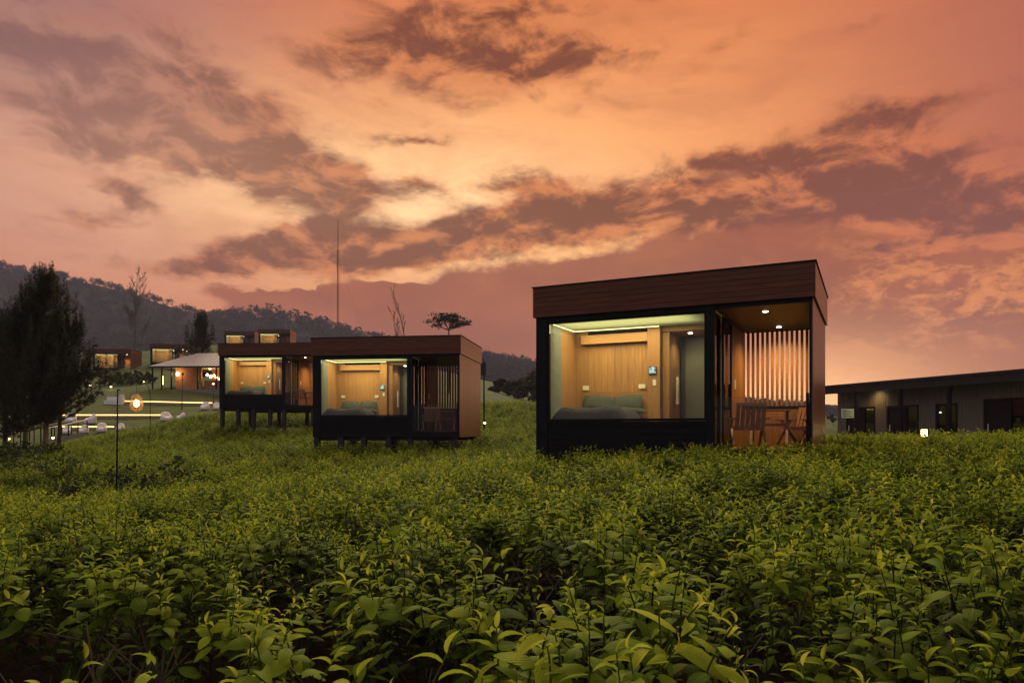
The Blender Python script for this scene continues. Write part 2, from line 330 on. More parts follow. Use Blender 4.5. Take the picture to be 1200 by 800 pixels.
# ------------------------------------------------------------------ mesh helpers
class MB:
    def __init__(s): s.v = []; s.f = []; s.smooth = False
    def add(s, vs, fs):
        o = len(s.v); s.v += [tuple(p) for p in vs]; s.f += [tuple(i + o for i in f) for f in fs]; return s
    def box(s, lo, hi, M=None):
        x0, y0, z0 = lo; x1, y1, z1 = hi
        vs = [Vector(p) for p in ((x0, y0, z0), (x1, y0, z0), (x1, y1, z0), (x0, y1, z0), (x0, y0, z1), (x1, y0, z1), (x1, y1, z1), (x0, y1, z1))]
        if M is not None: vs = [M @ p for p in vs]
        return s.add(vs, [(0, 3, 2, 1), (4, 5, 6, 7), (0, 1, 5, 4), (1, 2, 6, 5), (2, 3, 7, 6), (3, 0, 4, 7)])
    def bar(s, p, q, w, h):                    # square bar from p to q
        p = Vector(p); q = Vector(q); d = q - p
        M = Matrix.Translation(p) @ d.to_track_quat('Z', 'Y').to_matrix().to_4x4()
        return s.box((-w / 2, -h / 2, 0), (w / 2, h / 2, d.length), M)
    def tube(s, pts, rad, n=8, cap=True):
        pts = [Vector(p) for p in pts]; rings = []
        o = len(s.v)
        for i, p in enumerate(pts):
            d = (pts[min(i + 1, len(pts) - 1)] - pts[max(i - 1, 0)])
            q = d.to_track_quat('Z', 'Y') if d.length > 1e-9 else Vector((0, 0, 1)).to_track_quat('Z', 'Y')
            r = rad[i] if isinstance(rad, (list, tuple)) else rad
            for k in range(n):
                a = 2 * math.pi * k / n
                s.v.append(tuple(p + q @ Vector((r * math.cos(a), r * math.sin(a), 0))))
        for i in range(len(pts) - 1):
            for k in range(n):
                a = o + i * n + k; b = o + i * n + (k + 1) % n
                s.f.append((a, b, b + n, a + n))
        if cap:
            s.f.append(tuple(o + k for k in reversed(range(n)))); s.f.append(tuple(o + (len(pts) - 1) * n + k for k in range(n)))
        return s
    def lathe(s, prof, n=16, c=(0, 0, 0)):
        return s.tube([(c[0], c[1], c[2] + z) for r, z in prof], [max(r, 1e-4) for r, z in prof], n) if False else s._lathe(prof, n, c)
    def _lathe(s, prof, n, c):
        o = len(s.v)
        for r, z in prof:
            for k in range(n):
                a = 2 * math.pi * k / n; s.v.append((c[0] + r * math.cos(a), c[1] + r * math.sin(a), c[2] + z))
        for i in range(len(prof) - 1):
            for k in range(n):
                a = o + i * n + k; b = o + i * n + (k + 1) % n
                s.f.append((a, b, b + n, a + n))
        return s
    def mesh(s, name, mat, smooth=None):
        me = bpy.data.meshes.new(name); me.from_pydata(s.v, [], s.f); me.update()
        me.materials.append(MATS[mat])
        if smooth if smooth is not None else s.smooth:
            me.polygons.foreach_set('use_smooth', [True] * len(me.polygons))
        return me
    def build(s, name, mat, parent=None, loc=None, smooth=None):
        return link(name, s.mesh(name, mat, smooth), parent, loc)
def link(name, me, parent=None, loc=None):
    o = bpy.data.objects.new(name, me); COL.objects.link(o)
    if parent is not None: o.parent = parent
    if loc is not None: o.location = loc
    return o
def tag(o, label=None, cat=None, group=None, kind=None):
    if label: o['label'] = label
    if cat: o['category'] = cat
    if group: o['group'] = group
    if kind: o['kind'] = kind
    return o
def thing(name, label, cat, loc=(0, 0, 0), rz=0.0, group=None):
    o = bpy.data.objects.new(name, None); COL.objects.link(o); o.location = loc; o.rotation_euler = (0, 0, rz); o.empty_display_size = 0.2
    return tag(o, label, cat, group)
def copy_tree(o, parent=None):
    c = o.copy(); COL.objects.link(c)
    if parent is not None: c.parent = parent
    for ch in list(o.children): copy_tree(ch, c)
    return c
CACHE = {}
def box(name, parent, lo, hi, mat, bev=0.0):
    d = tuple(round(hi[i] - lo[i], 4) for i in range(3)); c = [(hi[i] + lo[i]) / 2 for i in range(3)]
    k = (d, mat, bev)
    if k not in CACHE:
        mb = MB().box([-v / 2 for v in d], [v / 2 for v in d]); me = mb.mesh(name, mat)
        if bev:
            bm = bmesh.new(); bm.from_mesh(me); bmesh.ops.bevel(bm, geom=bm.edges[:], offset=bev, segments=1, affect='EDGES'); bm.to_mesh(me); bm.free()
        CACHE[k] = me
    return link(name, CACHE[k], parent, c)
def lamp(name, kind, parent, loc, energy, color, **kw):
    l = bpy.data.lights.new(name, kind); l.energy = energy; l.color = color
    for k, v in kw.items(): setattr(l, k, v)
    o = bpy.data.objects.new(name, l); COL.objects.link(o); o.parent = parent; o.location = loc
    return o

# ------------------------------------------------------------------ terrain heights (thin-plate through control points)
TEA_H = 0.65
CTRL = []
def cp(px, py, Y, tea=True):
    p = at(px, py, Y); CTRL.append((p.x, p.y, p.z - (TEA_H if tea else 0)))
for a in [(600, 800, 1.45), (0, 800, 1.5), (1200, 800, 1.4), (-100, 700, 2.6), (600, 650, 3.3), (1250, 655, 2.9), (600, 562, 8.5), (300, 582, 9), (0, 602, 9), (1200, 546, 7.5),
          (1000, 532, 10.5), (700, 533, 14), (950, 527, 12), (1150, 519, 12), (1300, 513, 13), (135, 578, 14), (0, 566, 17), (-150, 570, 17), (430, 533, 21), (560, 521, 24), (370, 520, 25.3),
          (300, 515, 31), (262, 497, 38), (330, 495, 39), (228, 484, 47), (60, 518, 34), (0, 532, 28), (-100, 530, 30), (150, 520, 36), (150, 503, 46), (600, 503, 32), (700, 508, 28), (800, 508, 30)]: cp(*a)
for a in [(180, 474.5, 66), (250, 474.5, 66), (110, 475, 64), (192, 489, 58), (73, 489, 58), (73, 503, 52), (133, 503, 52), (0, 500, 50), (215, 459, 74), (260, 462, 76), (600, 482, 50), (480, 490, 48), (400, 488, 50),
          (135, 438, 100), (195, 428, 108), (280, 404, 126), (325, 404, 128), (0, 440, 100), (-100, 440, 100), (590, 474, 80), (480, 430, 125), (600, 462, 130), (700, 480, 80), (900, 497, 60), (985, 510, 38), (1100, 528, 30), (1200, 530, 27),
          (985, 503, 60), (1000, 499, 120), (1300, 499, 120), (1500, 505, 40), (100, 418, 150), (-200, 415, 150), (700, 470, 150)]: cp(*a, False)
CTRL += [(x, -8, 0.05) for x in (-12, -4, 4, 12)] + [(-20, 4, -0.7), (20, 6, 0.5), (-35, 15, -1.2), (35, 15, 0.3)]
P = np.array(CTRL)
def tps_k(d2): return 0.5 * d2 * np.log(d2 + 1e-9)
def tps_fit():
    n = len(P); d2 = ((P[:, None, :2] - P[None, :, :2]) ** 2).sum(-1)
    K = tps_k(d2) + np.eye(n) * 0.04
    Q = np.c_[np.ones(n), P[:, :2]]
    Am = np.block([[K, Q], [Q.T, np.zeros((3, 3))]])
    return np.linalg.solve(Am, np.r_[P[:, 2], np.zeros(3)])
W = tps_fit()
def ground_h(x, y):
    x = np.atleast_1d(np.asarray(x, float)); y = np.atleast_1d(np.asarray(y, float))
    xc = np.clip(x, -150, 90); yc = np.clip(y, -9, 155)
    out = np.empty(x.shape)
    for i in range(0, x.size, 20000):
        a = xc.ravel()[i:i + 20000]; b = yc.ravel()[i:i + 20000]
        d2 = (a[:, None] - P[None, :, 0]) ** 2 + (b[:, None] - P[None, :, 1]) ** 2
        out.ravel()[i:i + 20000] = tps_k(d2) @ W[:len(P)] + W[-3] + W[-2] * a + W[-1] * b
    return out
def gz(x, y): return float(ground_h([x], [y])[0])

def build_ground():
    xs = np.r_[-3000, -1500, -700, -350, -220, np.arange(-150, -40, 4), np.arange(-40, 40, 0.8), np.arange(40, 92, 4), 130, 220, 400, 800, 1500, 3000]
    ys = np.r_[-200, -60, -20, np.arange(-9, 60, 0.8), np.arange(60, 156, 3), 180, 230, 300, 450, 700, 1200, 2000, 3500]
    X, Y = np.meshgrid(xs, ys); H = ground_h(X.ravel(), Y.ravel()).reshape(X.shape)
    fade = np.clip((Y - 155) / 200, 0, 1); H = H * (1 - fade) + fade * 2.0
    H += (np.sin(X * 0.9 + Y * 0.7) * np.sin(Y * 0.8 - X * 0.3)) * 0.03
    nx = len(xs); v = np.c_[X.ravel(), Y.ravel(), H.ravel()]
    f = [(j * nx + i, j * nx + i + 1, (j + 1) * nx + i + 1, (j + 1) * nx + i) for j in range(len(ys) - 1) for i in range(nx - 1)]
    mb = MB(); mb.v = [tuple(p) for p in v]; mb.f = f
    tag(mb.build('ground', 'ground', smooth=True), kind='structure')
build_ground()

# the wooded ridge behind
RY = 640.0
RIDGE = [(-700, 318), (-350, 308), (-100, 303), (0, 311), (60, 322), (120, 334), (165, 347), (215, 363), (260, 369), (320, 370), (380, 381), (430, 395), (500, 406), (565, 418), (625, 430), (700, 452), (800, 472), (985, 492), (1200, 497), (1600, 499)]
RX = np.array([(p - CX) / F * RY for p, q in RIDGE]); RH = np.array([EYE + (HY - q) / F * RY for p, q in RIDGE])
def hill_h(x, y):
    x = np.asarray(x, float); y = np.asarray(y, float)
    h = np.interp(x, RX, RH)
    t = np.clip((y - 250) / (RY - 250), 0, 1); b = np.clip((y - RY) / 500, 0, 1)
    return h * (t ** 1.25) * (1 - b * b) - 1.0 + 2.5 * np.sin(x * 0.03 + 1) * np.sin(y * 0.025) * t * (1 - t) * 3
def build_hill():
    xs = np.r_[-1400, np.arange(-1000, 760, 10), 1200]; ys = np.r_[240, np.arange(260, RY + 1, 20), np.arange(RY + 40, RY + 520, 60)]
    X, Y = np.meshgrid(xs, ys); H = hill_h(X, Y); nx = len(xs)
    mb = MB(); mb.v = [tuple(p) for p in np.c_[X.ravel(), Y.ravel(), H.ravel()]]
    mb.f = [(j * nx + i, j * nx + i + 1, (j + 1) * nx + i + 1, (j + 1) * nx + i) for j in range(len(ys) - 1) for i in range(nx - 1)]
    tag(mb.build('hill', 'hill', smooth=True), kind='structure')
build_hill()

# ------------------------------------------------------------------ instancing by geometry nodes (only for uncountable masses)
def gn_scatter(name, pts, rots, scls, idxs, protos, kind_label, mat_parent=None):
    me = bpy.data.meshes.new(name); me.from_pydata([tuple(p) for p in pts], [], [])
    a = me.attributes.new('rot', 'FLOAT_VECTOR', 'POINT'); a.data.foreach_set('vector', np.asarray(rots, np.float32).ravel())
    a = me.attributes.new('scl', 'FLOAT', 'POINT'); a.data.foreach_set('value', np.asarray(scls, np.float32))
    a = me.attributes.new('idx', 'INT', 'POINT'); a.data.foreach_set('value', np.asarray(idxs, np.int32))
    o = link(name, me)
    pc = bpy.data.collections.new(name + '_pieces')
    for i, (pname, pme) in enumerate(protos):
        po = bpy.data.objects.new('%s_%02d' % (pname, i), pme); pc.objects.link(po)
    ng = bpy.data.node_groups.new(name + '_scatter', 'GeometryNodeTree')
    ng.interface.new_socket('Geometry', in_out='INPUT', socket_type='NodeSocketGeometry'); ng.interface.new_socket('Geometry', in_out='OUTPUT', socket_type='NodeSocketGeometry')
    n = ng.nodes; gi = n.new('NodeGroupInput'); go = n.new('NodeGroupOutput'); ip = n.new('GeometryNodeInstanceOnPoints')
    ci = n.new('GeometryNodeCollectionInfo'); ci.inputs[0].default_value = pc; ci.inputs[1].default_value = True; ci.inputs[2].default_value = True
    ip.inputs['Pick Instance'].default_value = True
    def na(nm, t):
        q = n.new('GeometryNodeInputNamedAttribute'); q.data_type = t; q.inputs[0].default_value = nm; return q.outputs[0]
    er = n.new('FunctionNodeEulerToRotation'); ng.links.new(na('rot', 'FLOAT_VECTOR'), er.inputs[0])
    ng.links.new(gi.outputs[0], ip.inputs['Points']); ng.links.new(ci.outputs[0], ip.inputs['Instance']); ng.links.new(na('idx', 'INT'), ip.inputs['Instance Index'])
    ng.links.new(er.outputs[0], ip.inputs['Rotation']); ng.links.new(na('scl', 'FLOAT'), ip.inputs['Scale']); ng.links.new(ip.outputs[0], go.inputs[0])
    md = o.modifiers.new('scatter', 'NODES'); md.node_group = ng
    return o

# ------------------------------------------------------------------ the cabins
CABINS = []
def make_bed(loc, rz, label):
    t = thing('bed', label, 'bed', loc, rz)
    MB().box((0, 0, -.2), (1.65, 1.72, 0.22)).build('bed_base', 'ply_x', t)
    def pad(x0, x1, y0, y1, z0, z1, mat, name, sag=0.02, par=None):
        nx, ny = 14, 12; mb = MB()
        g = {}
        for j in range(ny + 1):
            for i in range(nx + 1):
                u = i / nx; v = j / ny; e = min(1, 6 * min(u, 1 - u)) ** .5 * min(1, 6 * min(v, 1 - v)) ** .5
                z = z0 + (z1 - z0) * e + sag * math.sin(u * 9 + v * 5) * math.sin(v * 7) * e
                mb.v.append((x0 + u * (x1 - x0), y0 + v * (y1 - y0), z))
        for j in range(ny):
            for i in range(nx):
                a = j * (nx + 1) + i; mb.f.append((a, a + 1, a + nx + 2, a + nx + 1))
        o = len(mb.v); mb.add([(x0, y0, z0 - .01), (x1, y0, z0 - .01), (x1, y1, z0 - .01), (x0, y1, z0 - .01)], [(3, 2, 1, 0)])
        return mb.build(name, mat, par or t, smooth=True)
    pad(-.02, 1.67, -.02, 1.74, .20, .50, 'bed_green', 'mattress')
    b = pad(-.06, 1.72, -.06, 1.36, .18, .57, 'bed_dark', 'blanket', 0.03)
    pad(-.07, 1.73, 1.26, 1.42, .50, .585, 'bed_green', 'blanket_fold', 0.01, b)
    for k in (0, 1):
        mb = MB(); nx, ny = 12, 8
        for s in (1, -1):
            o = len(mb.v)
            for j in range(ny + 1):
                for i in range(nx + 1):
                    u = i / nx * 2 - 1; v = j / ny * 2 - 1
                    h = (max(0, 1 - abs(u) ** 2.6) * max(0, 1 - abs(v) ** 2.6)) ** .6
                    mb.v.append((u * .34 * (1 - .07 * v * v), s * .085 * h, v * .20 * (1 - .08 * u * u)))
            for j in range(ny):
                for i in range(nx):
                    a = o + j * (nx + 1) + i; q = (a, a + 1, a + nx + 2, a + nx + 1); mb.f.append(q if s < 0 else q[::-1])
        p = mb.build('pillow', 'bed_green', t, smooth=True); p.location = (.48 + k * .70, 1.60, .70); p.rotation_euler = (R(-24), R(3 - 6 * k), R(4 * k))
    return t
def make_chair(loc, rz, label):
    t = thing('deck_chair', label, 'chair', loc, rz, None); t.scale = (1, 1, .86)
    s = MB()
    for i in range(6): s.box((-.27, -.26 + i * .09, .37 + .012 * (5 - i)), (.27, -.18 + i * .09, .392 + .012 * (5 - i)))
    s.build('seat', 'teak_x', t)
    b = MB()
    for i in range(6): b.bar((-.235 + i * .094, .27, .36), (-.235 + i * .094, .46, .92), .07, .02)
    b.bar((-.28, .46, .92), (.28, .46, .92), .03, .07)
    b.build('backrest', 'teak_z', t)
    for sx in (-1, 1):
        MB().bar((sx * .30, -.30, 0), (sx * .30, .16, .60), .04, .06).build('leg', 'teak_z', t)
        MB().bar((sx * .30, .42, 0), (sx * .30, -.14, .60), .04, .06).build('leg', 'teak_z', t)
        MB().box((sx * .30 - .04, -.32, .60), (sx * .30 + .04, .42, .63)).build('armrest', 'teak_y', t)
    return t
def make_table(loc, rz, label):
    t = thing('deck_table', label, 'table', loc, rz)
    mb = MB()
    for i in range(6): mb.box((-.40, -.36 + i * .121, .70), (.40, -.255 + i * .121, .73))
    mb.build('table_top', 'teak_x', t)
    for sx in (-1, 1):
        MB().bar((sx * .34, -.34, 0), (sx * .34, .10, .70), .05, .07).build('leg', 'teak_z', t)
        MB().bar((sx * .34, .34, 0), (sx * .34, -.10, .70), .05, .07).build('leg', 'teak_z', t)
    MB().bar((-.34, 0, .42), (.34, 0, .42), .04, .05).build('stretcher', 'teak_x', t)
    return t

def boards(name, parent, lo, hi, n, axis, mat, gap=0.012):
    """n boards stacked along axis between lo and hi, as children of parent"""
    st = (hi[axis] - lo[axis]) / n
    for i in range(n):
        a = list(lo); b = list(hi); a[axis] = lo[axis] + i * st + gap / 2; b[axis] = lo[axis] + (i + 1) * st - gap / 2
        box(name, parent, a, b, mat)
CW, CD, CH = 5.30, 3.80, 3.50           # front, depth, height of a cabin
RX0 = 3.57                              # where the room ends and the deck starts
def cabin(loc, rz, label, deck_on=True, where='', curtains='curtain_grey', postlen=0.8, far=False, white_curtain=False):
    c = thing('cabin', label, 'cabin', loc, rz, 'glazed wooden cabins among the tea')
    CABINS.append((Vector(loc), rz))
    # roof: slab wrapped in boards
    roof = box('roof', c, (-.02, -.02, 2.90), (CW + .02, CD + .02, 3.46), 'black_x')
    def rp(name, lo, hi, mat):             # children of the roof: shift into its frame
        return lo, hi
    ctr = Vector(roof.location)
    def rb(lo, hi, n, axis, mat, nm='fascia_board', gap=.007):
        boards(nm, roof, [lo[i] - ctr[i] for i in range(3)], [hi[i] - ctr[i] for i in range(3)], n, axis, mat, gap)
    nb = 3 if far else 6
    rb((-.05, -.05, 2.87), (CW + .05, -.023, 3.48), nb, 2, 'fascia_x')
    rb((-.05, CD + .023, 2.87), (CW + .05, CD + .05, 3.48), nb, 2, 'fascia_x')
    rb((CW + .023, -.022, 2.87), (CW + .05, CD + .022, 3.48), nb, 2, 'side_y')
    rb((-.05, -.022, 2.87), (-.023, CD + .022, 3.48), nb, 2, 'fascia_y')
    cap = MB()
    for lo, hi in (((-.07, -.07, 3.482), (CW + .07, .06, 3.505)), ((-.07, CD - .06, 3.482), (CW + .07, CD + .07, 3.505)), ((-.07, .063, 3.482), (.06, CD - .063, 3.505)), ((CW - .06, .063, 3.482), (CW + .07, CD - .063, 3.505))):
        cap.box([lo[i] - ctr[i] for i in range(3)], [hi[i] - ctr[i] for i in range(3)])
    cap.build('roof_trim', 'black_metal', roof)
    # black plinth under the window and frame columns
    plinth = box('front_panel', c, (.05, .04, .0), (RX0, .12, .72), 'black_x')
    boards('board', plinth, [-(RX0 - .05) / 2, -.063, -.355], [(RX0 - .05) / 2, -.042, .355], 2 if far else 6, 2, 'black_x', .014)
    wl = box('wall', c, (0, .0, 0), (.10, CD, 2.868), 'black_y')
    box('column', c, (.102, .0, .0), (.25, .038, 2.868), 'black_metal'); box('column', c, (3.47, .0, .0), (3.62, .10, 2.868), 'black_metal')
    box('beam', c, (.252, .0, 2.765), (3.468, .09, 2.868), 'black_metal')
    box('beam', c, (3.622, .0, 2.79), (CW - .002, .06, 2.868), 'black_metal')
    # big window
    win = thing('window', None, None); win.parent = c
    fr = MB(); x0, x1, z0, z1 = .252, 3.468, .725, 2.763
    fr.box((x0, .02, z0), (x1, .10, z0 + .05)); fr.box((x0, .02, z1 - .035), (x1, .10, z1)); fr.box((x0, .021, z0 + .052), (x0 + .035, .099, z1 - .037)); fr.box((x1 - .035, .021, z0 + .052), (x1, .099, z1 - .037))
    fr.build('window_frame', 'black_metal', win)
    box('pane', win, (x0 + .036, .055, z0 + .052), (x1 - .036, .063, z1 - .037), 'window_glass')
    # room shell
    fl = box('floor', c, (.102, .122, .10), (3.45, CD - .10, .24), 'ply_x')
    bw = box('back_wall', c, (.102, CD - .098, .0), (CW - .057, CD, 1.02), 'slat_z')
    boards('board', bw, [-(CW - .16) / 2, -.062, -.50], [(CW - .16) / 2, -.052, .50], 6 if far else 20, 0, 'slat_z', .01)
    box('back_wall', c, (.102, CD - .098, 1.022), (3.60, CD, 2.868), 'ply_z')
    ceil = box('ceiling', c, (.102, .10, 2.815), (3.58, CD - .10, 2.866), 'ceiling_white')
    drop = box('ceiling_drop', c, (2.10, 1.97, 2.70), (3.45, CD - .10, 2.80), 'ply_x')
    # deck
    dk = box('deck', c, (3.622, .02, .06), (CW - .057, CD - .10, .16), 'black_metal')
    boards('deck_board', dk, [-.80, -1.83, .052], [.80, 1.83, .08], 4 if far else 16, 1, 'teak_x', .012)
    box('deck_beam', c, (3.622, -.002, -.0), (CW - .0, .018, .19), 'black_metal')
    sw = box('side_wall', c, (CW - .055, .0, .0), (CW - .012, CD, 2.868), 'black_y')
    boards('board', sw, [.0225, -1.90, -1.43], [.042, 1.90, 1.43], 6 if far else 14, 1, 'side_z', .008)
    sof = box('soffit', c, (3.622, .062, 2.80), (CW - .057, CD - .10, 2.862), 'soffit_y')
    # partition between room and deck: sliding glass door, then wood
    sd = thing('sliding_door', None, None); sd.parent = c
    for k, (a, b) in enumerate(((.11, .98), (1.0, 1.95))):
        f = MB(); xo = 3.52 + .05 * k
        f.box((xo, a, .245), (xo + .04, a + .05, 2.79)); f.box((xo, b - .05, .245), (xo + .04, b, 2.79)); f.box((xo + .001, a + .05, .245), (xo + .039, b - .05, .30)); f.box((xo + .001, a + .05, 2.735), (xo + .039, b - .05, 2.79))
        f.build('door_frame', 'black_metal', sd)
        box('pane', sd, (xo + .016, a + .05, .301), (xo + .024, b - .05, 2.734), 'window_glass')
    box('threshold', sd, (3.50, .105, .165), (3.62, 1.955, .243), 'black_metal')
    pw = box('partition_wall', c, (3.50, 1.957, .165), (3.60, CD - .10, 2.79), 'ply_z')
    boards('board', pw, [.052, -.86, -1.30], [.066, .86, 1.30], 3 if far else 9, 1, 'slat_z', .008)
    sp = MB().box((0, 0, 0), (.014, .13, .20)).box((.014, .025, .03), (.02, .105, .17)).build('switch', 'switch_white', c, (3.618, 2.18, 1.42))
    # slat screen on the back of the deck
    sc = thing('slat_screen', None, None); sc.parent = c
    nsl = 15
    for i in range(nsl):
        xs = 3.65 + i * 1.575 / nsl
        box('slat', sc, (xs, CD - .09, 1.10), (xs + .058, CD - .035, 2.79), 'slat_z')
    box('rail', sc, (3.62, CD - .10, 1.025), (CW - .057, CD - .02, 1.098), 'black_metal'); box('rail', sc, (3.62, CD - .10, 2.792), (CW - .057, CD - .02, 2.862), 'black_metal')
    # glass balustrade
    rl = thing('balustrade', None, None); rl.parent = c
    box('pane', rl, (3.64, .032, .20), (CW - .11, .046, 1.16), 'rail_glass')
    box('post', rl, (CW - .105, .02, .16), (CW - .06, .06, 1.20), 'black_metal')
    # interior
    hw = thing('headboard_wall', None, None); hw.parent = c
    boards('plank', hw, (.42, 1.95, .24), (1.84, 1.975, 2.50), 3 if far else 9, 0, 'ply_z', .004)
    boards('plank', hw, (1.85, 1.80, .24), (2.12, 1.975, 2.79), 1, 0, 'ply_z', .0)
    box('valance', hw, (.30, 1.80, 2.50), (1.845, 1.975, 2.70), 'ply_x'); box('headboard', hw, (.30, 1.905, .24), (1.845, 1.948, 1.42), 'ply_x')
    boards('plank', hw, (.102, .98, .24), (.125, 1.97, 2.79), 2 if far else 5, 1, 'ply_z', .004)
    box('plank', hw, (.127, 1.95, .24), (.415, 1.974, 2.79), 'ply_z')
    cove = thing('cove_light', None, None); cove.parent = c
    box('light_strip', cove, (.14, 1.962 - .16, 2.796), (2.10, 1.975 - .16, 2.808), 'led_cove'); box('light_strip', cove, (.128, .20, 2.796), (.14, 1.80, 2.808), 'led_cove')
    box('light_strip', cove, (.30, .12, 2.796), (3.44, .13, 2.808), 'led_cove')
    lamp('cove_glow', 'AREA', cove, (1.5, 1.0, 2.78), 80 if not far else 56, (1.0, .74, .32), shape='RECTANGLE', size=2.4, size_y=1.3)
    cu = lamp('ceiling_wash', 'AREA', cove, (1.6, .9, 2.60), 15.0, (1.0, .97, .40), shape='RECTANGLE', size=2.8, size_y=1.2); cu.rotation_euler = (math.pi, 0, 0)
    dr = MB().box((0, 0, 0), (.85, .04, 2.42)).build('bathroom_door', 'door_grey', c, (2.40, 3.0, .245))
    df = MB().box((-.09, -.02, 0), (-.002, .06, 2.5)).box((.852, -.02, 0), (.95, .06, 2.5)).box((-.09, -.021, 2.422), (.95, .059, 2.54)); df.build('door_frame', 'door_frame', dr)
    MB().tube([(.78, -.03, 1.0), (.78, -.05, 1.0), (.70, -.05, 1.0)], .012, 8).build('handle', 'black_metal', dr)
    wd = box('wardrobe_side', c, (2.13, 2.0, .245), (2.28, 2.98, 2.69), 'ply_z')
    dlr = MB().lathe([(.0, 0), (.040, 0), (.042, -.004), (.048, -.004), (.048, .004)], 16).build('downlight', 'downlight_on', c, (2.64, 2.43, 2.697))
    l = lamp('downlight_beam', 'SPOT', dlr, (0, 0, -.03), 26, (1, .80, .48), spot_size=R(140), spot_blend=.8, shadow_soft_size=.06)
    for k, yy in enumerate((.80, 3.05)):
        dl = MB().lathe([(.0, 0), (.040, 0), (.042, -.004), (.048, -.004), (.048, .004)], 16).build('downlight', 'downlight_on' if deck_on else 'downlight_off', c, (4.42, yy, 2.797))
        if deck_on: lamp('downlight_beam', 'SPOT', dl, (0, 0, -.03), 190 if k else 110, (1, .68, .28), spot_size=R(150), spot_blend=.9, shadow_soft_size=.06)
    # switches
    for (xs, z) in ((.31, 1.47), (1.62, 1.47)):
        box('switch', c, (xs, 1.893, z), (xs + .15, 1.904, z + .095), 'switch_white')
    box('switch', c, (1.97, 1.787, 1.52), (2.04, 1.799, 1.65), 'switch_white')
    # curtain folds
    def curtain(x0, y0, x1, y1, z0, z1, mat, n=40, amp=.03, name='curtain'):
        mb = MB(); d = Vector((x1 - x0, y1 - y0, 0)); nrm = Vector((-d.y, d.x, 0)).normalized()
        for i in range(n + 1):
            p = Vector((x0, y0, 0)) + d * (i / n) + nrm * amp * math.sin(i * 1.6)
            mb.v += [(p.x, p.y, z0), (p.x, p.y, z1)]
        mb.f = [(2 * i, 2 * i + 2, 2 * i + 3, 2 * i + 1) for i in range(n)]
        return mb.build(name, mat, c, smooth=True)
    curtain(.17, .16, .17, .92, .26, 2.78, 'curtain_grey')
    if white_curtain:
        curtain(3.46, .14, 3.46, .80, .26, 2.78, 'curtain_white', 36, .03); curtain(3.46, 1.2, 3.46, 1.9, .26, 2.78, 'curtain_white', 36, .03)
    # stilts
    for (x, y) in [(.12, .12), (1.0, .12), (1.85, .12), (2.75, .12), (3.52, .12), (5.1, .12), (.12, 3.6), (1.85, 3.6), (3.52, 3.6), (5.1, 3.6)]:
        w = Matrix.Translation(loc) @ Matrix.Rotation(rz, 4, 'Z') @ Vector((x, y, 0)); g = gz(w.x, w.y) - .15
        h = max(.1, loc[2] - g)
        box('stilt', c, (x - .09, y - .09, -h), (x + .09, y + .09, -.002), 'post_black')
    bs = MB().box((.05, .14, -.12), (CW - .1, .24, -.003)).box((.05, 3.5, -.12), (CW - .1, 3.6, -.003)).box((.05, 1.8, -.12), (CW - .1, 1.9, -.003))
    bs.build('floor_joist', 'post_black', c)
    box('underfloor', c, (.102, .122, .0), (3.45, CD - .10, .09), 'post_black')
    def W_(x, y, z): return tuple(Matrix.Translation(loc) @ Matrix.Rotation(rz, 4, 'Z') @ Vector((x, y, z)))
    if not far:
        make_bed(W_(.22, .16, .45), rz, 'bed with dark blanket and grey-green pillows inside the ' + where)
        tb = thing('wall_tablet', 'small wall screen with blue picture beside the bed of the ' + where, 'screen', W_(1.88, 1.785, 1.77), rz)
        MB().box((0, -.02, 0), (.17, 0.012, .16)).build('bezel', 'black_metal', tb); MB().box((.010, -.024, .010), (.16, -.0205, .15)).build('screen', 'screen', tb)
        rb_ = MB(); 
        prof = [(.01, .0), (.05, -.04), (.065, -.2), (.06, -.4), (.07, -.62)]
        for i, (w, z) in enumerate(prof):
            for k in range(12):
                a = 2 * math.pi * k / 12; rb_.v.append((w * .5 * math.cos(a) * (1 + .18 * math.sin(5 * a)), w * math.sin(a) * (1 + .1 * math.sin(7 * a + i)), z))
        rb_.f = [(i * 12 + k, i * 12 + (k + 1) % 12, (i + 1) * 12 + (k + 1) % 12, (i + 1) * 12 + k) for i in range(4) for k in range(12)]
        rb = rb_.build('bathrobe', 'robe_white', smooth=True); rb.location = W_(2.36, 2.40, 1.75); rb.rotation_euler = (0, 0, rz)
        tag(rb, 'white bathrobe hanging in the passage of the ' + where, 'bathrobe')
        make_table(W_(4.35, 2.0, .24), rz + R(4), 'slatted wooden table on the deck of the ' + where)
        make_chair(W_(4.05, .95, .24), rz + R(200), 'wooden armchair in front of the deck table, on the deck of the ' + where)
        make_chair(W_(4.80, 3.05, .24), rz + R(-30), 'wooden armchair against the slat screen, on the deck of the ' + where)
    return c
cabin((0.50, 14.9, EYE - .53), R(-26.5), 'large brown cabin with lit slat screen, closest to the camera in the tea', True, 'closest cabin')
cabin(tuple(at(366.5, 512, 25.4)), R(-8.3), 'brown cabin on low stilts with a dark unlit deck, second closest', False, 'middle cabin')
cabin(tuple(at(257, 479, 38.5)), R(-4), 'brown cabin on tall stilts with a lit deck, partly behind the middle cabin', True, 'third cabin', white_curtain=True)
cabin(tuple(at(108.5, 437, 104)), R(6), 'far brown cabin right behind the big pine, on the slope', True, 'x', far=True)
cabin(tuple(at(176, 430, 108)), R(10), 'far dark cabin above the pavilion roof, beside the small conifer', True, 'x', far=True)
cabin(tuple(at(263, 411, 128)), R(2), 'distant cabin on the hillside above the third cabin, the one with the narrower front', False, 'x', far=True)
cabin(tuple(at(303, 410, 122)), R(2), 'distant cabin on the hillside above the third cabin, the one further from the pine', False, 'x', far=True)

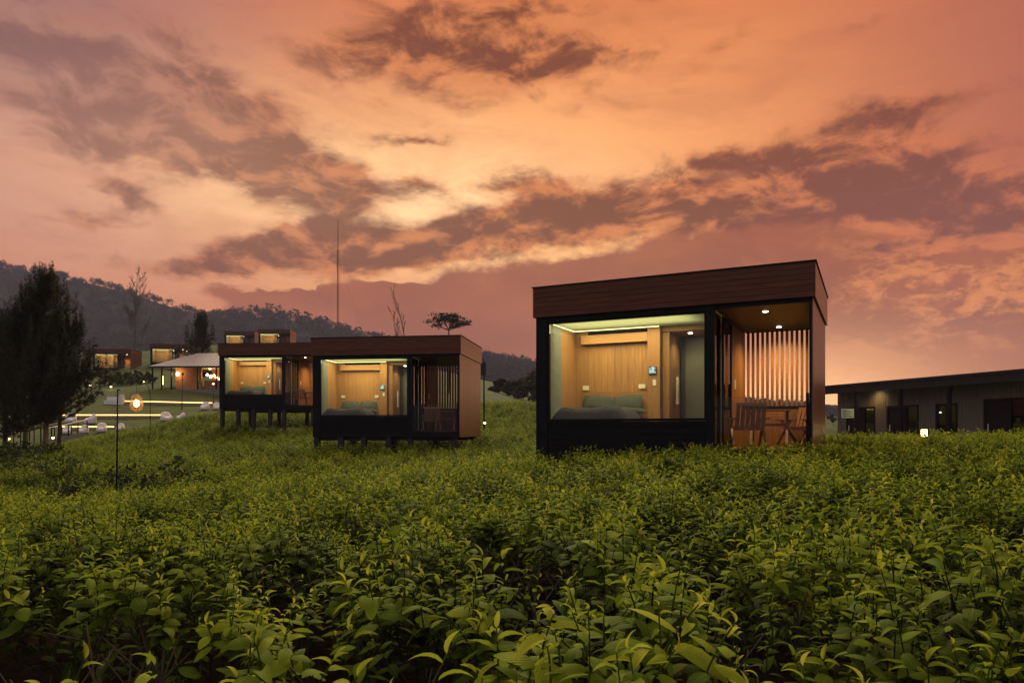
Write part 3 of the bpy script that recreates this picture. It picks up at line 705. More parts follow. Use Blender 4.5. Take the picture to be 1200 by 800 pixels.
# ------------------------------------------------------------------ tea: leaves, shoots, field
rng = np.random.default_rng(11)
def leaf_arrays(w=.42, fold=.30, droop=.35, rows=(0, .10, .26, .45, .64, .82, .94, 1.0), side=0.0, wave=0.0):
    """unit-length leaf along +x, normal +z"""
    V = []; UV = []; Fc = []
    prev = None
    for i, t in enumerate(rows):
        wt = w * 0.5 * (math.sin(math.pi * min(1, t ** 0.85)) ** 0.75) * (1.0 if t < .9 else .9)
        a = droop * t * 1.5
        x = math.sin(a) / (droop * 1.5) if droop else t; z = -(1 - math.cos(a)) / (droop * 1.5) if droop else 0
        y = side * t * t
        if t in (0, 1.0):
            V.append((x, y, z)); UV.append((0, t)); cur = [len(V) - 1]
        else:
            up = fold * wt + wave * math.sin(t * 17) * wt
            V += [(x - .05 * wt, y + wt, z + up), (x, y, z), (x - .05 * wt, y - wt, z + fold * wt - wave * math.sin(t * 17 + 1) * wt)]
            UV += [(1, t), (0, t), (-1, t)]; cur = [len(V) - 3, len(V) - 2, len(V) - 1]
        if prev is not None:
            if len(prev) == 1: Fc += [(prev[0], cur[1], cur[0]), (prev[0], cur[2], cur[1])]
            elif len(cur) == 1: Fc += [(prev[0], prev[1], cur[0]), (prev[1], prev[2], cur[0])]
            else:
                Fc += [(prev[0], prev[1], cur[1], cur[0]), (prev[1], prev[2], cur[2], cur[1])]
        prev = cur
    return np.array(V), np.array(UV), Fc
LEAFV = [leaf_arrays(random.uniform(.42, .56), random.uniform(-.38, .22), random.uniform(.35, .95), side=random.uniform(-.12, .12), wave=random.uniform(0, .14)) for _ in range(8)] + \
        [leaf_arrays(random.uniform(.26, .34), random.uniform(.5, .9), random.uniform(.5, 1.1), side=random.uniform(-.1, .1)) for _ in range(4)]
LEAFLO = [leaf_arrays(random.uniform(.40, .52), random.uniform(.2, .5), random.uniform(.2, .7), rows=(0, .3, .7, 1.0)) for _ in range(5)]
def leafy_mesh(name, items, mat='tea_leaf', lo=False, stems=None):
    """items: (4x4 matrix as numpy, variant, age) joined into one mesh; stems: MB of stem tubes added"""
    src = LEAFLO if lo else LEAFV
    vs = []; uvs = []; ages = []; loops = []; sizes = []; o = 0
    for M, k, age in items:
        v, uv, f = src[k % len(src)]
        vs.append(v @ M[:3, :3].T + M[:3, 3]); uvs.append(uv); ages.append(np.full(len(v), age, np.float32))
        for q in f: loops += [i + o for i in q]; sizes.append(len(q))
        o += len(v)
    if stems is not None and stems.v:
        sv = np.array(stems.v); vs.append(sv); uvs.append(np.tile((.9, .5), (len(sv), 1))); ages.append(np.full(len(sv), .18, np.float32))
        for q in stems.f: loops += [i + o for i in q]; sizes.append(len(q))
    vs = np.concatenate(vs); uvs = np.concatenate(uvs); ages = np.concatenate(ages); loops = np.array(loops, np.int32); sizes = np.array(sizes, np.int32)
    me = bpy.data.meshes.new(name)
    me.vertices.add(len(vs)); me.vertices.foreach_set('co', vs.astype(np.float32).ravel())
    me.loops.add(len(loops)); me.loops.foreach_set('vertex_index', loops)
    me.polygons.add(len(sizes)); st = np.zeros(len(sizes), np.int32); st[1:] = np.cumsum(sizes)[:-1]
    me.polygons.foreach_set('loop_start', st); me.polygons.foreach_set('use_smooth', np.ones(len(sizes), bool))
    me.update(calc_edges=True)
    u = me.uv_layers.new(name='uv'); u.data.foreach_set('uv', uvs[loops].astype(np.float32).ravel())
    a = me.attributes.new('age', 'FLOAT', 'POINT'); a.data.foreach_set('value', ages)
    me.materials.append(MATS[mat]); me.validate(); return me
def eul(rx, ry, rz): return np.array(Euler((rx, ry, rz)).to_matrix())
def shoot(h=.16, n=8, size=.085, rnd=random):
    """a tea shoot: stem with spirally set leaves, small bright ones on top"""
    lean = (rnd.uniform(-.3, .3), rnd.uniform(-.3, .3)); items = []
    pts = [Vector((lean[0] * t * t * h, lean[1] * t * t * h, t * h)) for t in (0, .35, .7, 1.0)]
    a0 = rnd.uniform(0, 6.28); young = rnd.uniform(.3, 1.0)
    for i in range(n):
        t = (i + .3) / n; a = a0 + i * 2.4 + rnd.uniform(-.3, .3)
        top = t ** 2.2
        L = size * (1.0 - .55 * top) * rnd.uniform(.8, 1.18)
        pitch = R(rnd.uniform(-5, 32)) * (1 - top) + R(rnd.uniform(42, 72)) * top
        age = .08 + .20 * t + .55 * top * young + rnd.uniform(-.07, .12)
        p = pts[0].lerp(pts[3], t); p.z = t * h
        M = np.eye(4); M[:3, :3] = eul(0, 0, a) @ eul(0, -pitch, 0) @ eul(rnd.uniform(-.4, .4), 0, 0) * L; M[:3, 3] = p
        items.append((M, rnd.randrange(8, 12) if top > .42 else rnd.randrange(8), age))
    L = size * .42; M = np.eye(4); M[:3, :3] = eul(0, 0, rnd.uniform(0, 6)) @ eul(0, -R(rnd.uniform(65, 95)), 0) * L; M[:3, 3] = pts[3]
    items.append((M, rnd.randrange(8, 12), .45 + .4 * young))
    return items, pts
def xform(items, T): return [(T @ M, k, a) for M, k, a in items]
def shoot_proto(name, lo=False, k=1, spread=0, dim=1.0, **kw):
    it = []; st = MB()
    for j in range(k):
        s, pts = shoot(**kw); T = np.eye(4)
        if k > 1: T[:3, 3] = (random.gauss(0, spread), random.gauss(0, spread), random.uniform(-.06, .03)); T[:3, :3] = eul(random.uniform(-.3, .3), random.uniform(-.3, .3), random.uniform(0, 6))
        s = [(M, q, a_ * dim) for M, q, a_ in s]
        it += xform(s, T)
        if not lo: st.tube(pts, [.0028, .0024, .002, .0015], 4, False)
    return (name, leafy_mesh(name, it, lo=lo, stems=st))
SHOOTS = [shoot_proto('tea_shoot', h=random.uniform(.10, .2), n=random.choice((6, 7, 8, 9)), size=random.uniform(.065, .1)) for _ in range(12)]
CLUMPS = [shoot_proto('tea_spray', False, 1, 0, h=random.uniform(.12, .2), n=8, size=random.uniform(.07, .1), dim=.9) for _ in range(10)]

# bush centres on a jittered lattice; furrows between some of the rows
bx, by = np.meshgrid(np.arange(-60, 30, .85), np.arange(.2, 62, .85)); BC = np.c_[bx.ravel(), by.ravel()] + rng.uniform(-.26, .26, (bx.size, 2))
def near_bush(x, y):
    """distance to the closest and second closest bush centre"""
    i = np.clip(((x + 60) / .85).round().astype(int), 1, bx.shape[1] - 2); j = np.clip(((y - .2) / .85).round().astype(int), 1, bx.shape[0] - 2)
    D = []
    for dj in (-1, 0, 1):
        for di in (-1, 0, 1):
            c = BC[(j + dj) * bx.shape[1] + i + di]; D.append(np.hypot(c[:, 0] - x, c[:, 1] - y))
    D = np.sort(np.array(D), axis=0); return D[0], D[1]
def seg_dist(x, y, pl):
    d = np.full(x.shape, 1e9)
    for (ax, ay), (cx_, cy_) in zip(pl[:-1], pl[1:]):
        vx, vy = cx_ - ax, cy_ - ay; t = np.clip(((x - ax) * vx + (y - ay) * vy) / (vx * vx + vy * vy), 0, 1)
        d = np.minimum(d, np.hypot(x - ax - t * vx, y - ay - t * vy))
    return d
def pl(*q): return [tuple(((px - CX) / F * Y, Y)) for px, Y in q]
LANES = [(pl((-120, 2.75), (90, 2.15), (215, 1.86), (390, 1.6)), .34), (pl((560, 4.0), (600, 3.3), (645, 2.75)), .21), (pl((820, 2.15), (960, 1.62), (1000, 1.3)), .2),
         (pl((330, 2.9), (420, 2.2), (470, 1.9)), .12), (pl((760, 3.4), (850, 2.6)), .10), (pl((-200, 17), (0, 17.2), (110, 17.6)), 1.0), (pl((100, 13.6), (170, 14.2), (260, 15.5)), .4), (pl((1080, 2.6), (1240, 2.2)), .14),
         (pl((100, 5.2), (330, 4.9), (480, 5.2)), .13), (pl((900, 5.6), (1120, 4.8)), .13),
         (pl((480, 3.6), (700, 3.45), (900, 3.7)), .11), (pl((650, 2.3), (820, 2.15)), .10), (pl((150, 3.5), (400, 3.3)), .11), (pl((900, 2.6), (1100, 2.55), (1250, 2.8)), .10),
         (pl((200, 7.2), (500, 6.9), (760, 7.4)), .13), (pl((800, 7.8), (1150, 7.0)), .13), (pl((0, 9.5), (300, 9.2)), .15), (pl((500, 10.5), (800, 10.2)), .15), (pl((60, 4.3), (260, 4.2)), .10), (pl((1000, 3.6), (1230, 3.5)), .10)]
def wav(x, y, s=1.0):
    return (np.sin(x * 2.1 * s + 1.3 * np.sin(y * 1.3 * s)) + np.sin(y * 2.7 * s + 1.7 * np.sin(x * 1.1 * s + 2)) + .6 * np.sin((x + y) * 5.3 * s)) / 2.6
def tea_top(x, y):
    """(height of the leafy surface, keep factor 0..1)"""
    d1, d2 = near_bush(x, y)
    h = ground_h(x, y) + TEA_H + .19 * (1 - (d1 / .5) ** 2).clip(-1.2, 1) - .045 + .05 * wav(x, y, 1.6)
    edge = (d2 - d1)
    k = np.ones(x.shape); drop = np.zeros(x.shape)
    for p, w in LANES:
        d = seg_dist(x + .08 * np.sin(y * 9), y + .06 * np.sin(x * 8), p); s = np.clip((d - w * .85) / (w * .25), 0, 1); k = np.minimum(k, s); drop = np.maximum(drop, (1 - s) ** 1.0)
    h -= drop * .42 + (.16 + .10 * (y > 5)) * np.clip(1 - edge / (.14 + .05 * (y > 5)), 0, 1) * (wav(x + 3, y, .9) > -.25)
    k = np.where((edge < .05) & (y < 9) & (wav(x + 3, y, .9) > .1), k * .3, k)
    return h, k
LIMP = [-400, -200, 0, 60, 100, 150, 250, 400, 560, 640, 720, 960, 1300, 1600]; LIMY = [30, 30, 31, 36, 45, 49, 50, 50, 60, 60, 38, 30, 23, 20]
def field_ok(x, y):
    px = CX + F * x / y
    ok = y < np.interp(px, LIMP, LIMY)
    for loc, rz in CABINS[:3]:
        dx = x - loc.x; dy = y - loc.y; u = dx * math.cos(rz) + dy * math.sin(rz); v = -dx * math.sin(rz) + dy * math.cos(rz)
        ok &= ~((u > -.05) & (u < CW + .1) & (v > .05) & (v < CD + .1))
    return ok
def sample(Y0, Y1, dens, side=.76, extra=.5):
    area = side * (Y1 ** 2 - Y0 ** 2); n = int(area * dens)
    y = np.sqrt(rng.uniform(0, 1, n) * (Y1 ** 2 - Y0 ** 2) + Y0 ** 2); x = rng.uniform(-1, 1, n) * (side * y + extra)
    ok = field_ok(x, y); x, y = x[ok], y[ok]
    h, k = tea_top(x, y); ok = rng.uniform(0, 1, len(x)) < k * .93 + .07
    return x[ok], y[ok], h[ok], k[ok]
def build_tea():
    # whole field, instanced
    P_, R_, S_, I_ = [], [], [], []
    nS = len(SHOOTS)
    for Y0, Y1, dens, sc, proto0, np_, sink in ((4.0, 7, 270, 1.0, 0, nS, .10), (7, 12, 175, 1.2, 0, nS, .12), (12, 21, 95, 1.45, 0, nS, .16), (21, 34, 58, 1.65, nS, len(CLUMPS), .20), (34, 62, 36, 1.9, nS, len(CLUMPS), .24)):
        x, y, h, k = sample(Y0, Y1, dens)
        n = len(x); z = h - sink * sc - rng.uniform(0, .07, n) * sc - (rng.uniform(0, 1, n) < .3) * rng.uniform(.05, .14, n)
        P_.append(np.c_[x, y, z]); R_.append(np.c_[rng.normal(0, .22, n), rng.normal(0, .22, n), rng.uniform(0, 6.28, n)])
        S_.append(sc * rng.uniform(.75, 1.3, n)); I_.append(rng.integers(0, np_, n) + proto0)
    field = gn_scatter('tea_field', np.concatenate(P_), np.concatenate(R_), np.concatenate(S_), np.concatenate(I_), SHOOTS + CLUMPS, 'x')
    tag(field, 'dense green tea field with pale young shoots spreading from the camera to the cabins', 'tea plants', None, 'stuff')
    # the closest strip, leaf by leaf
    items = []; st = MB(); wood_ = MB()
    x, y, h, k = sample(.95, 4.05, 285, .78, .25)
    for i in range(len(x)):
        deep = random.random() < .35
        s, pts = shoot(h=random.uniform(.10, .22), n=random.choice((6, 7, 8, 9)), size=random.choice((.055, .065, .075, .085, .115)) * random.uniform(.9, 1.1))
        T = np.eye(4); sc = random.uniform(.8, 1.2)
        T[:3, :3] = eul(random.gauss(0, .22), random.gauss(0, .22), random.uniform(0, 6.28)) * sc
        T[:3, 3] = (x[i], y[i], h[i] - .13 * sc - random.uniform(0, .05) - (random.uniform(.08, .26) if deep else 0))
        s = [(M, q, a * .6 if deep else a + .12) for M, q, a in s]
        items += xform(s, T)
        Tm = Matrix(T.tolist()); st.tube([Tm @ p for p in pts], [.0026, .0023, .002, .0015], 4, False)
    # woody stems under the canopy
    for c in BC[(BC[:, 1] < 4.4) & (BC[:, 1] > .7) & (np.abs(BC[:, 0]) < .78 * BC[:, 1] + .4)]:
        g = gz(c[0], c[1])
        for q in range(9):
            a = random.uniform(0, 6.28); r = random.uniform(.1, .42); top = Vector((c[0] + r * math.cos(a), c[1] + r * math.sin(a), g + random.uniform(.42, .56))); b0 = Vector((c[0] + .05 * math.cos(a), c[1] + .05 * math.sin(a), g - .03))
            mid = b0.lerp(top, .5) + Vector((.05 * math.cos(a), .05 * math.sin(a), -.04))
            wood_.tube([b0, mid, top], [.011, .008, .004], 5, False)
            for w in range(3):
                e = top + Vector((random.uniform(-.14, .14), random.uniform(-.14, .14), random.uniform(.0, .14))); wood_.tube([mid.lerp(top, random.uniform(.2, 1)), e], [.004, .002], 4, False)
    # the 300 leaves that show largest become pieces of their own
    C0 = Vector((0, 0, EYE)); sc = []
    top = {}
    for i, (M, q, a) in enumerate(items):
        p = Vector(M[:3, 3]) - C0; L = np.linalg.norm(M[:3, 0]); px = CX + F * p.x / p.y; py = HY - F * p.z / p.y
        e = M[:3, 3] + M[:3, 0]; qx = CX + F * e[0] / e[1]; qy = HY - F * (e[2] - EYE) / e[1]
        if 0 < px < 1200 and py < 805 and 0 < qx < 1200 and a > .12: sc.append((math.hypot(qx - px, qy - py) + .25 * L * F / p.y, i, px, py))
    sc.sort(reverse=True)
    chosen = set(); cells = {}
    for s_, i, px, py in sc:                           # spread them: at most a few per patch, so that none is buried
        key = (int(px // 40), int(py // 28))
        if cells.get(key, 0) >= 2: continue
        cells[key] = cells.get(key, 0) + 1; chosen.add(i)
        if len(chosen) == 300: break
    protos = {}
    for i in chosen:
        M, q, a = items[i]; ab = min(9, max(0, int(a * 10))); key = (q, ab)
        if key not in protos: protos[key] = leafy_mesh('leaf', [(np.eye(4), q, ab / 10 + .05)])
        o = link('leaf', protos[key]); o.parent = field; o.matrix_world = Matrix(M.tolist())
    rest = [it for i, it in enumerate(items) if i not in chosen]
    o = link('foliage', leafy_mesh('foliage', rest, stems=st), field); o['kind'] = 'stuff'
    o = wood_.build('stems', 'bark', field); o['kind'] = 'stuff'
build_tea()
# bare earth under the rows
def build_soil():
    xs = np.arange(-9, 9.01, .15); ys = np.arange(.2, 12.01, .15); X, Y = np.meshgrid(xs, ys); H = ground_h(X.ravel(), Y.ravel()).reshape(X.shape) + .035 + .02 * wav(X, Y, 3)
    nx = len(xs); mb = MB(); mb.v = [tuple(p) for p in np.c_[X.ravel(), Y.ravel(), H.ravel()]]
    mb.f = [(j * nx + i, j * nx + i + 1, (j + 1) * nx + i + 1, (j + 1) * nx + i) for j in range(len(ys) - 1) for i in range(nx - 1)]
    tag(mb.build('soil', 'soil', smooth=True), kind='structure')
build_soil()

# ------------------------------------------------------------------ trees and shrubs
def leaf_cloud(mb_pts, size, n_each, spread, rnd, flat=.7):
    mb = MB()
    for (p, s) in mb_pts:
        for _ in range(n_each):
            c = Vector(p) + Vector((rnd.gauss(0, 1) * spread * s, rnd.gauss(0, 1) * spread * s, rnd.gauss(0, 1) * spread * s * flat))
            q = Euler((rnd.uniform(-1.2, 1.2), rnd.uniform(-1.2, 1.2), rnd.uniform(0, 6.28))).to_matrix(); L = size * rnd.uniform(.6, 1.4)
            mb.add([c + q @ Vector(v) * L for v in ((-.5, 0, 0), (-.1, .3, .06), (.5, 0, 0), (-.1, -.3, .06))], [(0, 1, 2), (0, 2, 3)])
    return mb
def branchy(base, h, r0, levels, rnd, up=.5, n=5, lean=(0, 0), first=.25, ratio=.55, twigr=.012, sides=5, wob=.12):
    """recursive limbs -> (MB, tip list)"""
    mb = MB(); tips = []
    def grow(p, d, L, r, lv):
        k = 4; pts = [p]; q = p
        for i in range(k):
            d = (d + Vector((rnd.gauss(0, wob), rnd.gauss(0, wob), rnd.gauss(0, wob * .5) + .06 * up))).normalized(); q = q + d * L / k; pts.append(q)
        rr = [max(twigr, r * (1 - .7 * i / k)) for i in range(k + 1)]
        mb.tube(pts, rr, sides if lv < 2 else 3, lv == 0)
        if lv >= levels: tips.append((q, L)); return
        for i in range(n):
            t = first + (1 - first) * (i + rnd.random() * .8) / n
            j = min(k - 1, int(t * k)); s = pts[j].lerp(pts[j + 1], t * k - j)
            a = rnd.uniform(0, 6.28); side = Vector((math.cos(a), math.sin(a), 0)); nd = (d * up + side * (1 - up * .6) + Vector((0, 0, .25 * up))).normalized()
            grow(s, nd, L * ratio * rnd.uniform(.7, 1.15) * (1.15 - .45 * t), max(twigr, r * .5 * (1 - .5 * t)), lv + 1)
        tips.append((q, L * .5))
    grow(Vector(base), Vector((lean[0], lean[1], 1)).normalized(), h, r0, 0)
    return mb, tips
def leafy_tree(name, label, loc, h, seed, trunk=.45, crown=.5, umbrella=False, leaf=.3, n_each=26, levels=2, n=6, mat='tree_leaves', group=None, lean=(0, 0), cat='tree', low=.3):
    rnd = random.Random(seed); t = thing(name, label, cat, loc, 0, group)
    mb, tips = branchy((0, 0, -.3), h * .72, h * .022, levels, rnd, (.42 if umbrella else .4), n, lean, .5 if umbrella else low, .42 if umbrella else .5, twigr=h * .0025)
    mb.build('trunk', 'bark', t, smooth=True)
    leaf_cloud([(p, L) for p, L in tips], leaf, n_each, .30, rnd, .45 if umbrella else .75).build('crown', mat, t)
    return t
def bare_tree(name, label, loc, h, seed, n=8, levels=3, up=.8, group=None, ratio=.42, r0=None, first=.2, twigr=.012, mat='bark_pale', lean=(0, 0)):
    rnd = random.Random(seed); t = thing(name, label, 'tree', loc, 0, group)
    mb, tips = branchy((0, 0, -.3), h, r0 or h * .014, 0, rnd, up, n, lean, first, ratio, twigr, 5, .045); mb.build('trunk', mat, t, smooth=True)
    rnd = random.Random(seed); mb, tips = branchy((0, 0, -.3), h, (r0 or h * .014) * .9, levels, rnd, up, n, lean, first, ratio, twigr, 5, .045); mb.build('crown', mat, t, smooth=True)
    return t
def pine(name, label, loc, h, seed, width=.3, start=.2, whorls=26, tuft=.20, ntuft=9, needles=15, leanx=0.0, cat='tree', dense=1.0):
    rnd = random.Random(seed); t = thing(name, label, cat, loc)
    ax = lambda f: Vector((leanx * f * f * h + .03 * math.sin(f * 7) * h * .2, .02 * math.sin(f * 5) * h * .3, f * h))
    tr = MB().tube([ax(i / 10) - Vector((0, 0, .3 if i == 0 else 0)) for i in range(11)], [h * .014 * (1 - .85 * i / 10) + .008 for i in range(11)], 7)
    cr = MB()
    def put_tuft(p, d, s):
        for _ in range(needles):
            v = (d * .9 + Vector((rnd.gauss(0, .55), rnd.gauss(0, .55), rnd.gauss(0, .45)))).normalized() * s * rnd.uniform(.6, 1.1)
            w = v.cross(Vector((rnd.random(), rnd.random(), rnd.random() + .01))).normalized() * s * .055
            b = p + Vector((rnd.gauss(0, .3), rnd.gauss(0, .3), rnd.gauss(0, .3))) * s * .5
            cr.add([b - w, b + w, b + v], [(0, 1, 2)])
    for i in range(whorls):
        f = start + (1 - start) * (i + .5) / whorls; g = (f - start) / (1 - start)
        Lm = h * width * min(1, .62 + g * 2.2) * (1 - g) ** .8 + .025 * h
        for k in range(rnd.choice((4, 5, 6))):
            if rnd.random() > dense: continue
            a = rnd.uniform(0, 6.28); L = Lm * rnd.uniform(.55, 1.2); d0 = Vector((math.cos(a), math.sin(a), .15 + .5 * g)).normalized()
            p0 = ax(f); pts = [p0 + d0 * L * u + Vector((0, 0, L * .45 * u * u)) for u in (0, .33, .66, 1.0)]
            tr.tube(pts, [h * .005 * (1 - .5 * g), h * .004 * (1 - .5 * g), h * .0028, h * .0012], 4, False)
            for j in range(ntuft):
                u = .25 + .75 * (j + rnd.random()) / ntuft; q = p0 + d0 * L * u + Vector((0, 0, L * .45 * u * u)) + Vector((rnd.gauss(0, .07), rnd.gauss(0, .07), rnd.gauss(0, .05))) * L
                put_tuft(q, (d0 * .4 + Vector((0, 0, .9))).normalized(), tuft * rnd.uniform(.7, 1.25))
            put_tuft(pts[3], Vector((0, 0, 1)), tuft * 1.5); put_tuft(pts[3] + Vector((0, 0, tuft)), Vector((0, 0, 1)), tuft * 1.1); put_tuft(pts[3] + Vector((0, 0, tuft * 1.9)), Vector((0, 0, 1.6)), tuft * .9); put_tuft(pts[3] + Vector((0, 0, tuft * 2.6)), Vector((0, 0, 2)), tuft * .7)
    for j in range(8): put_tuft(ax(1 - j * .012), Vector((0, 0, 1)), tuft * 1.2)
    tr.build('trunk', 'bark', t, smooth=True); cr.build('crown', 'pine_needles', t)
    return t
def gat(px, Y): x = (px - CX) / F * Y; return (x, Y, gz(x, Y))
def top(px, py, Y): return at(px, py, Y).z - gat(px, Y)[2]
pine('pine_tree', 'large dark pine with a pointed top beside the stairs, tallest tree in view', gat(52, 31), top(58, 328, 31), 3, .26, .20, 38, .21, 12, 17, .008, dense=.9)
pine('pine_tree', 'shorter dark pine at the edge of the picture, crowded against the large pine', gat(4, 32), top(4, 382, 32), 5, .33, .16, 28, .21, 12, 17, .01)
pine('pine_tree', 'dark pine with several low tops just left of the large pine', gat(28, 30), top(26, 362, 30), 6, .26, .2, 28, .21, 11, 16, .0, dense=.9)
pine('pine_tree', 'slanting young pine on the far side of the large pine, nearest the stairs', gat(68, 32), top(86, 378, 32), 8, .34, .28, 24, .20, 12, 17, .05, dense=.9)
pine('pine_tree', 'small conifer standing beside the pavilion roof', gat(236, 82), top(238, 377, 82), 9, .30, .12, 20, .40, 9, 14, 0, dense=.9)
bare_tree('poplar_tree', 'tall bare feathery poplar above the far cabins', gat(157, 125), top(158, 319, 125) * .97, 21, 15, 3, .72, None, .30, .13, .15, .010, 'bark_pale')
bare_tree('poplar_tree', 'faint bare poplar half hidden behind the large pine', gat(86, 140), top(84, 350, 140) * .95, 22, 14, 3, .75, None, .28, .14, .2, .011, 'bark_pale')
bare_tree('bare_tree', 'thin tall bare tree rising behind the middle cabin roof', gat(481, 100), top(482, 336, 100) * .97, 35, 16, 2, .80, None, .14, .10, .5, .012, 'bark')
bare_tree('bare_tree', 'short bare tree left of the thin tall one behind the middle cabin', gat(468, 102), top(468, 366, 102), 33, 9, 3, .8, None, .28, .09, .3, .012, 'bark')
def umbrella_tree(label, px, Y, py, w, dome, seed):
    rnd = random.Random(seed); loc = gat(px, Y); h = top(px, py, Y); t = thing('umbrella_tree', label, 'tree', loc)
    tr = MB(); fork = Vector((.1, 0, h - dome * 1.35)); tr.tube([(0, 0, -.3), (.15, 0, h * .4), tuple(fork)], [.16, .13, .09], 7)
    pts = []
    for i in range(16):
        a = rnd.uniform(0, 6.28); q = rnd.random() ** .6; e = Vector((w * q * math.cos(a), w * q * math.sin(a), h - dome * (.25 + .75 * q * q) + rnd.uniform(-.15, .15))); mid = fork.lerp(e, .5) + Vector((0, 0, -.12))
        tr.tube([fork, mid, e], [.06, .035, .015], 5, False); pts.append((e, rnd.uniform(.7, 1.25)))
        for k in range(4):
            e2 = e + Vector((rnd.gauss(0, .45), rnd.gauss(0, .45), rnd.gauss(0, .18))); tr.tube([mid, e2], [.02, .008], 4, False); pts.append((e2, rnd.uniform(.5, 1)))
    tr.build('trunk', 'bark', t, smooth=True); leaf_cloud(pts, .26, 26, .34, rnd, .5).build('crown', 'tree_leaves', t)
umbrella_tree('umbrella-shaped leafy tree rising behind the middle cabin roof', 525, 95, 364, 2.2, 1.9, 41)
for i, (px, Y, py, s) in enumerate([(583, 118, 444, 51), (597, 112, 446, 52), (612, 105, 444, 53), (626, 95, 436, 54), (645, 100, 440, 55)]):
    leafy_tree('broadleaf_tree', ['misty round tree in the valley closest to the lamp post', 'misty tree in the valley, second from the lamp post', 'misty tree in the valley, middle of the row', 'taller misty tree in the valley against the edge of the closest cabin', 'misty valley tree mostly hidden by the closest cabin'][i],
               gat(px, Y), top(px, py, Y) * 1.25, s, leaf=.55, n_each=60, levels=2, n=8, group='misty trees in the valley', low=.08)
for i, (px, Y, py, s) in enumerate([(977, 120, 487, 61), (988, 125, 485, 62)]):
    leafy_tree('broadleaf_tree', ['small far tree seen through the gap beside the closest cabin', 'small far tree beside the corner of the long grey building'][i], gat(px, Y), max(2.5, top(px, py, Y) * 1.1), s, leaf=.35, n_each=26, levels=2, n=5)
# wooded crest: trees one can tell apart, then the mass of the forest
CREST = [(292, 13), (304, 11), (318, 15), (330, 13), (341, 10), (352, 13), (362, 15), (373, 11), (384, 13), (398, 10), (412, 9), (424, 11), (440, 9), (576, 10), (611, 13)]
words = ['first', 'second', 'third', 'fourth', 'fifth', 'sixth', 'seventh', 'eighth', 'ninth', 'tenth', 'eleventh', 'twelfth', 'thirteenth']
for i, (px, h) in enumerate(CREST):
    x = (px - CX) / F * RY
    lb = ('wispy crest tree on the far ridge, %s in the row from the small conifer' % words[i]) if i < 13 else ['small crest tree on the ridge just beside the lamp post', 'taller crest tree on the ridge between the lamp post and closest cabin'][i - 13]
    leafy_tree('crest_tree', lb, (x, RY + random.uniform(-12, 4), float(hill_h(x, RY)) - .5), h, 70 + i, umbrella=(i % 3 != 1), leaf=1.0, n_each=9, levels=2, n=5, group='trees on the ridge crest')
def forest():
    pr = []
    for i in range(6):
        rnd = random.Random(200 + i); mb, tips = branchy((0, 0, 0), 7, .2, 1, rnd, .3, 7, (0, 0), .35, .5, .06)
        lc = leaf_cloud(tips, 1.1, 26, .36, rnd, .8); pr.append(('forest_tree', lc.mesh('forest_tree', 'forest_leaves')))
    n1 = 420; x = rng.uniform(-620, 420, n1); y = RY + rng.uniform(-25, 20, n1); n2 = 2600; x2 = rng.uniform(-620, 420, n2); y2 = rng.uniform(440, RY - 10, n2)
    X = np.r_[x, x2]; Y = np.r_[y, y2]; Z = hill_h(X, Y) - .5
    n = len(X); s = np.r_[rng.uniform(.6, 1.0, n1), rng.uniform(.8, 1.3, n2)]
    o = gn_scatter('hill_forest', np.c_[X, Y, Z], np.c_[np.zeros(n), np.zeros(n), rng.uniform(0, 6.28, n)], s, rng.integers(0, 6, n), pr, 'x')
    tag(o, 'hazy dark forest covering the long ridge behind the cabins', 'forest', None, 'stuff')
forest()
def shrub(loc, r, h, seed, label, mat='shrub_leaves', leaf=.10, n=420, group='dark shrubs in the tea'):
    rnd = random.Random(seed); t = thing('shrub', label, 'shrub', loc, 0, group)
    st = MB(); pts = []
    for i in range(9):
        a = rnd.uniform(0, 6.28); q = rnd.uniform(.2, 1) * r * .8; e = Vector((q * math.cos(a), q * math.sin(a), h * rnd.uniform(.5, .95))); st.tube([(0, 0, -.1), e * .5, e], [.02, .014, .006], 5, False)
    st.build('stem', 'bark', t)
    for i in range(n // 10):
        a = rnd.uniform(0, 6.28); q = r * rnd.random() ** .5; z = h * (1 - (q / r) ** 2 * .6) * rnd.uniform(.25, 1); pts.append(((q * math.cos(a), q * math.sin(a), z), 1))
    leaf_cloud(pts, leaf, 14, .09, rnd, .8).build('foliage', mat, t)
    return t
SH = [(70, 12.6, .6, 1.05, 'at the near side of the lane, closest to the camera'), (97, 13.2, .65, 1.1, 'just left of the black pole'), (150, 15.2, .7, 1.15, 'just right of the black pole, behind it'), (203, 16.2, .95, 1.15, 'widest one, well right of the black pole'),
      (82, 19.5, .9, 1.3, 'at the end of the bare lane'), (20, 20.5, .9, 1.3, 'by the picture edge beyond the bare lane'), (45, 21.5, .9, 1.3, 'between the two others beyond the bare lane')]
for i, (px, Y, r, h, w) in enumerate(SH): shrub(gat(px, Y), r, h, 300 + i, 'dark shrub in the tea, ' + w)
for i, (px, Y, r, h, w) in enumerate([(8, 27, 1.3, 1.3, 'low dark shrub under the pines at the picture edge'), (35, 29, 1.2, 1.1, 'low dark shrub at the foot of the large pine'), (62, 30, .8, .8, 'low dark shrub by the short path lamp under the pines')]):
    shrub(gat(px, Y), r, h, 320 + i, w, leaf=.16, n=520, group='shrubs under the pines')
shrub(gat(101, 66), .7, 1.2, 330, 'small bush lit from below on the lawn', leaf=.2, n=200, group='bushes on the lawn')
for i, (px, Y, w) in enumerate([(160, 84, 'in front of the far dark cabin'), (118, 88, 'below the far brown cabin'), (140, 80, 'between the two far path lamps')]):
    shrub(gat(px, Y), 2.2, 1.5, 340 + i, 'low bushy hedge on the slope ' + w, leaf=.35, n=700, group='hedges on the slope')

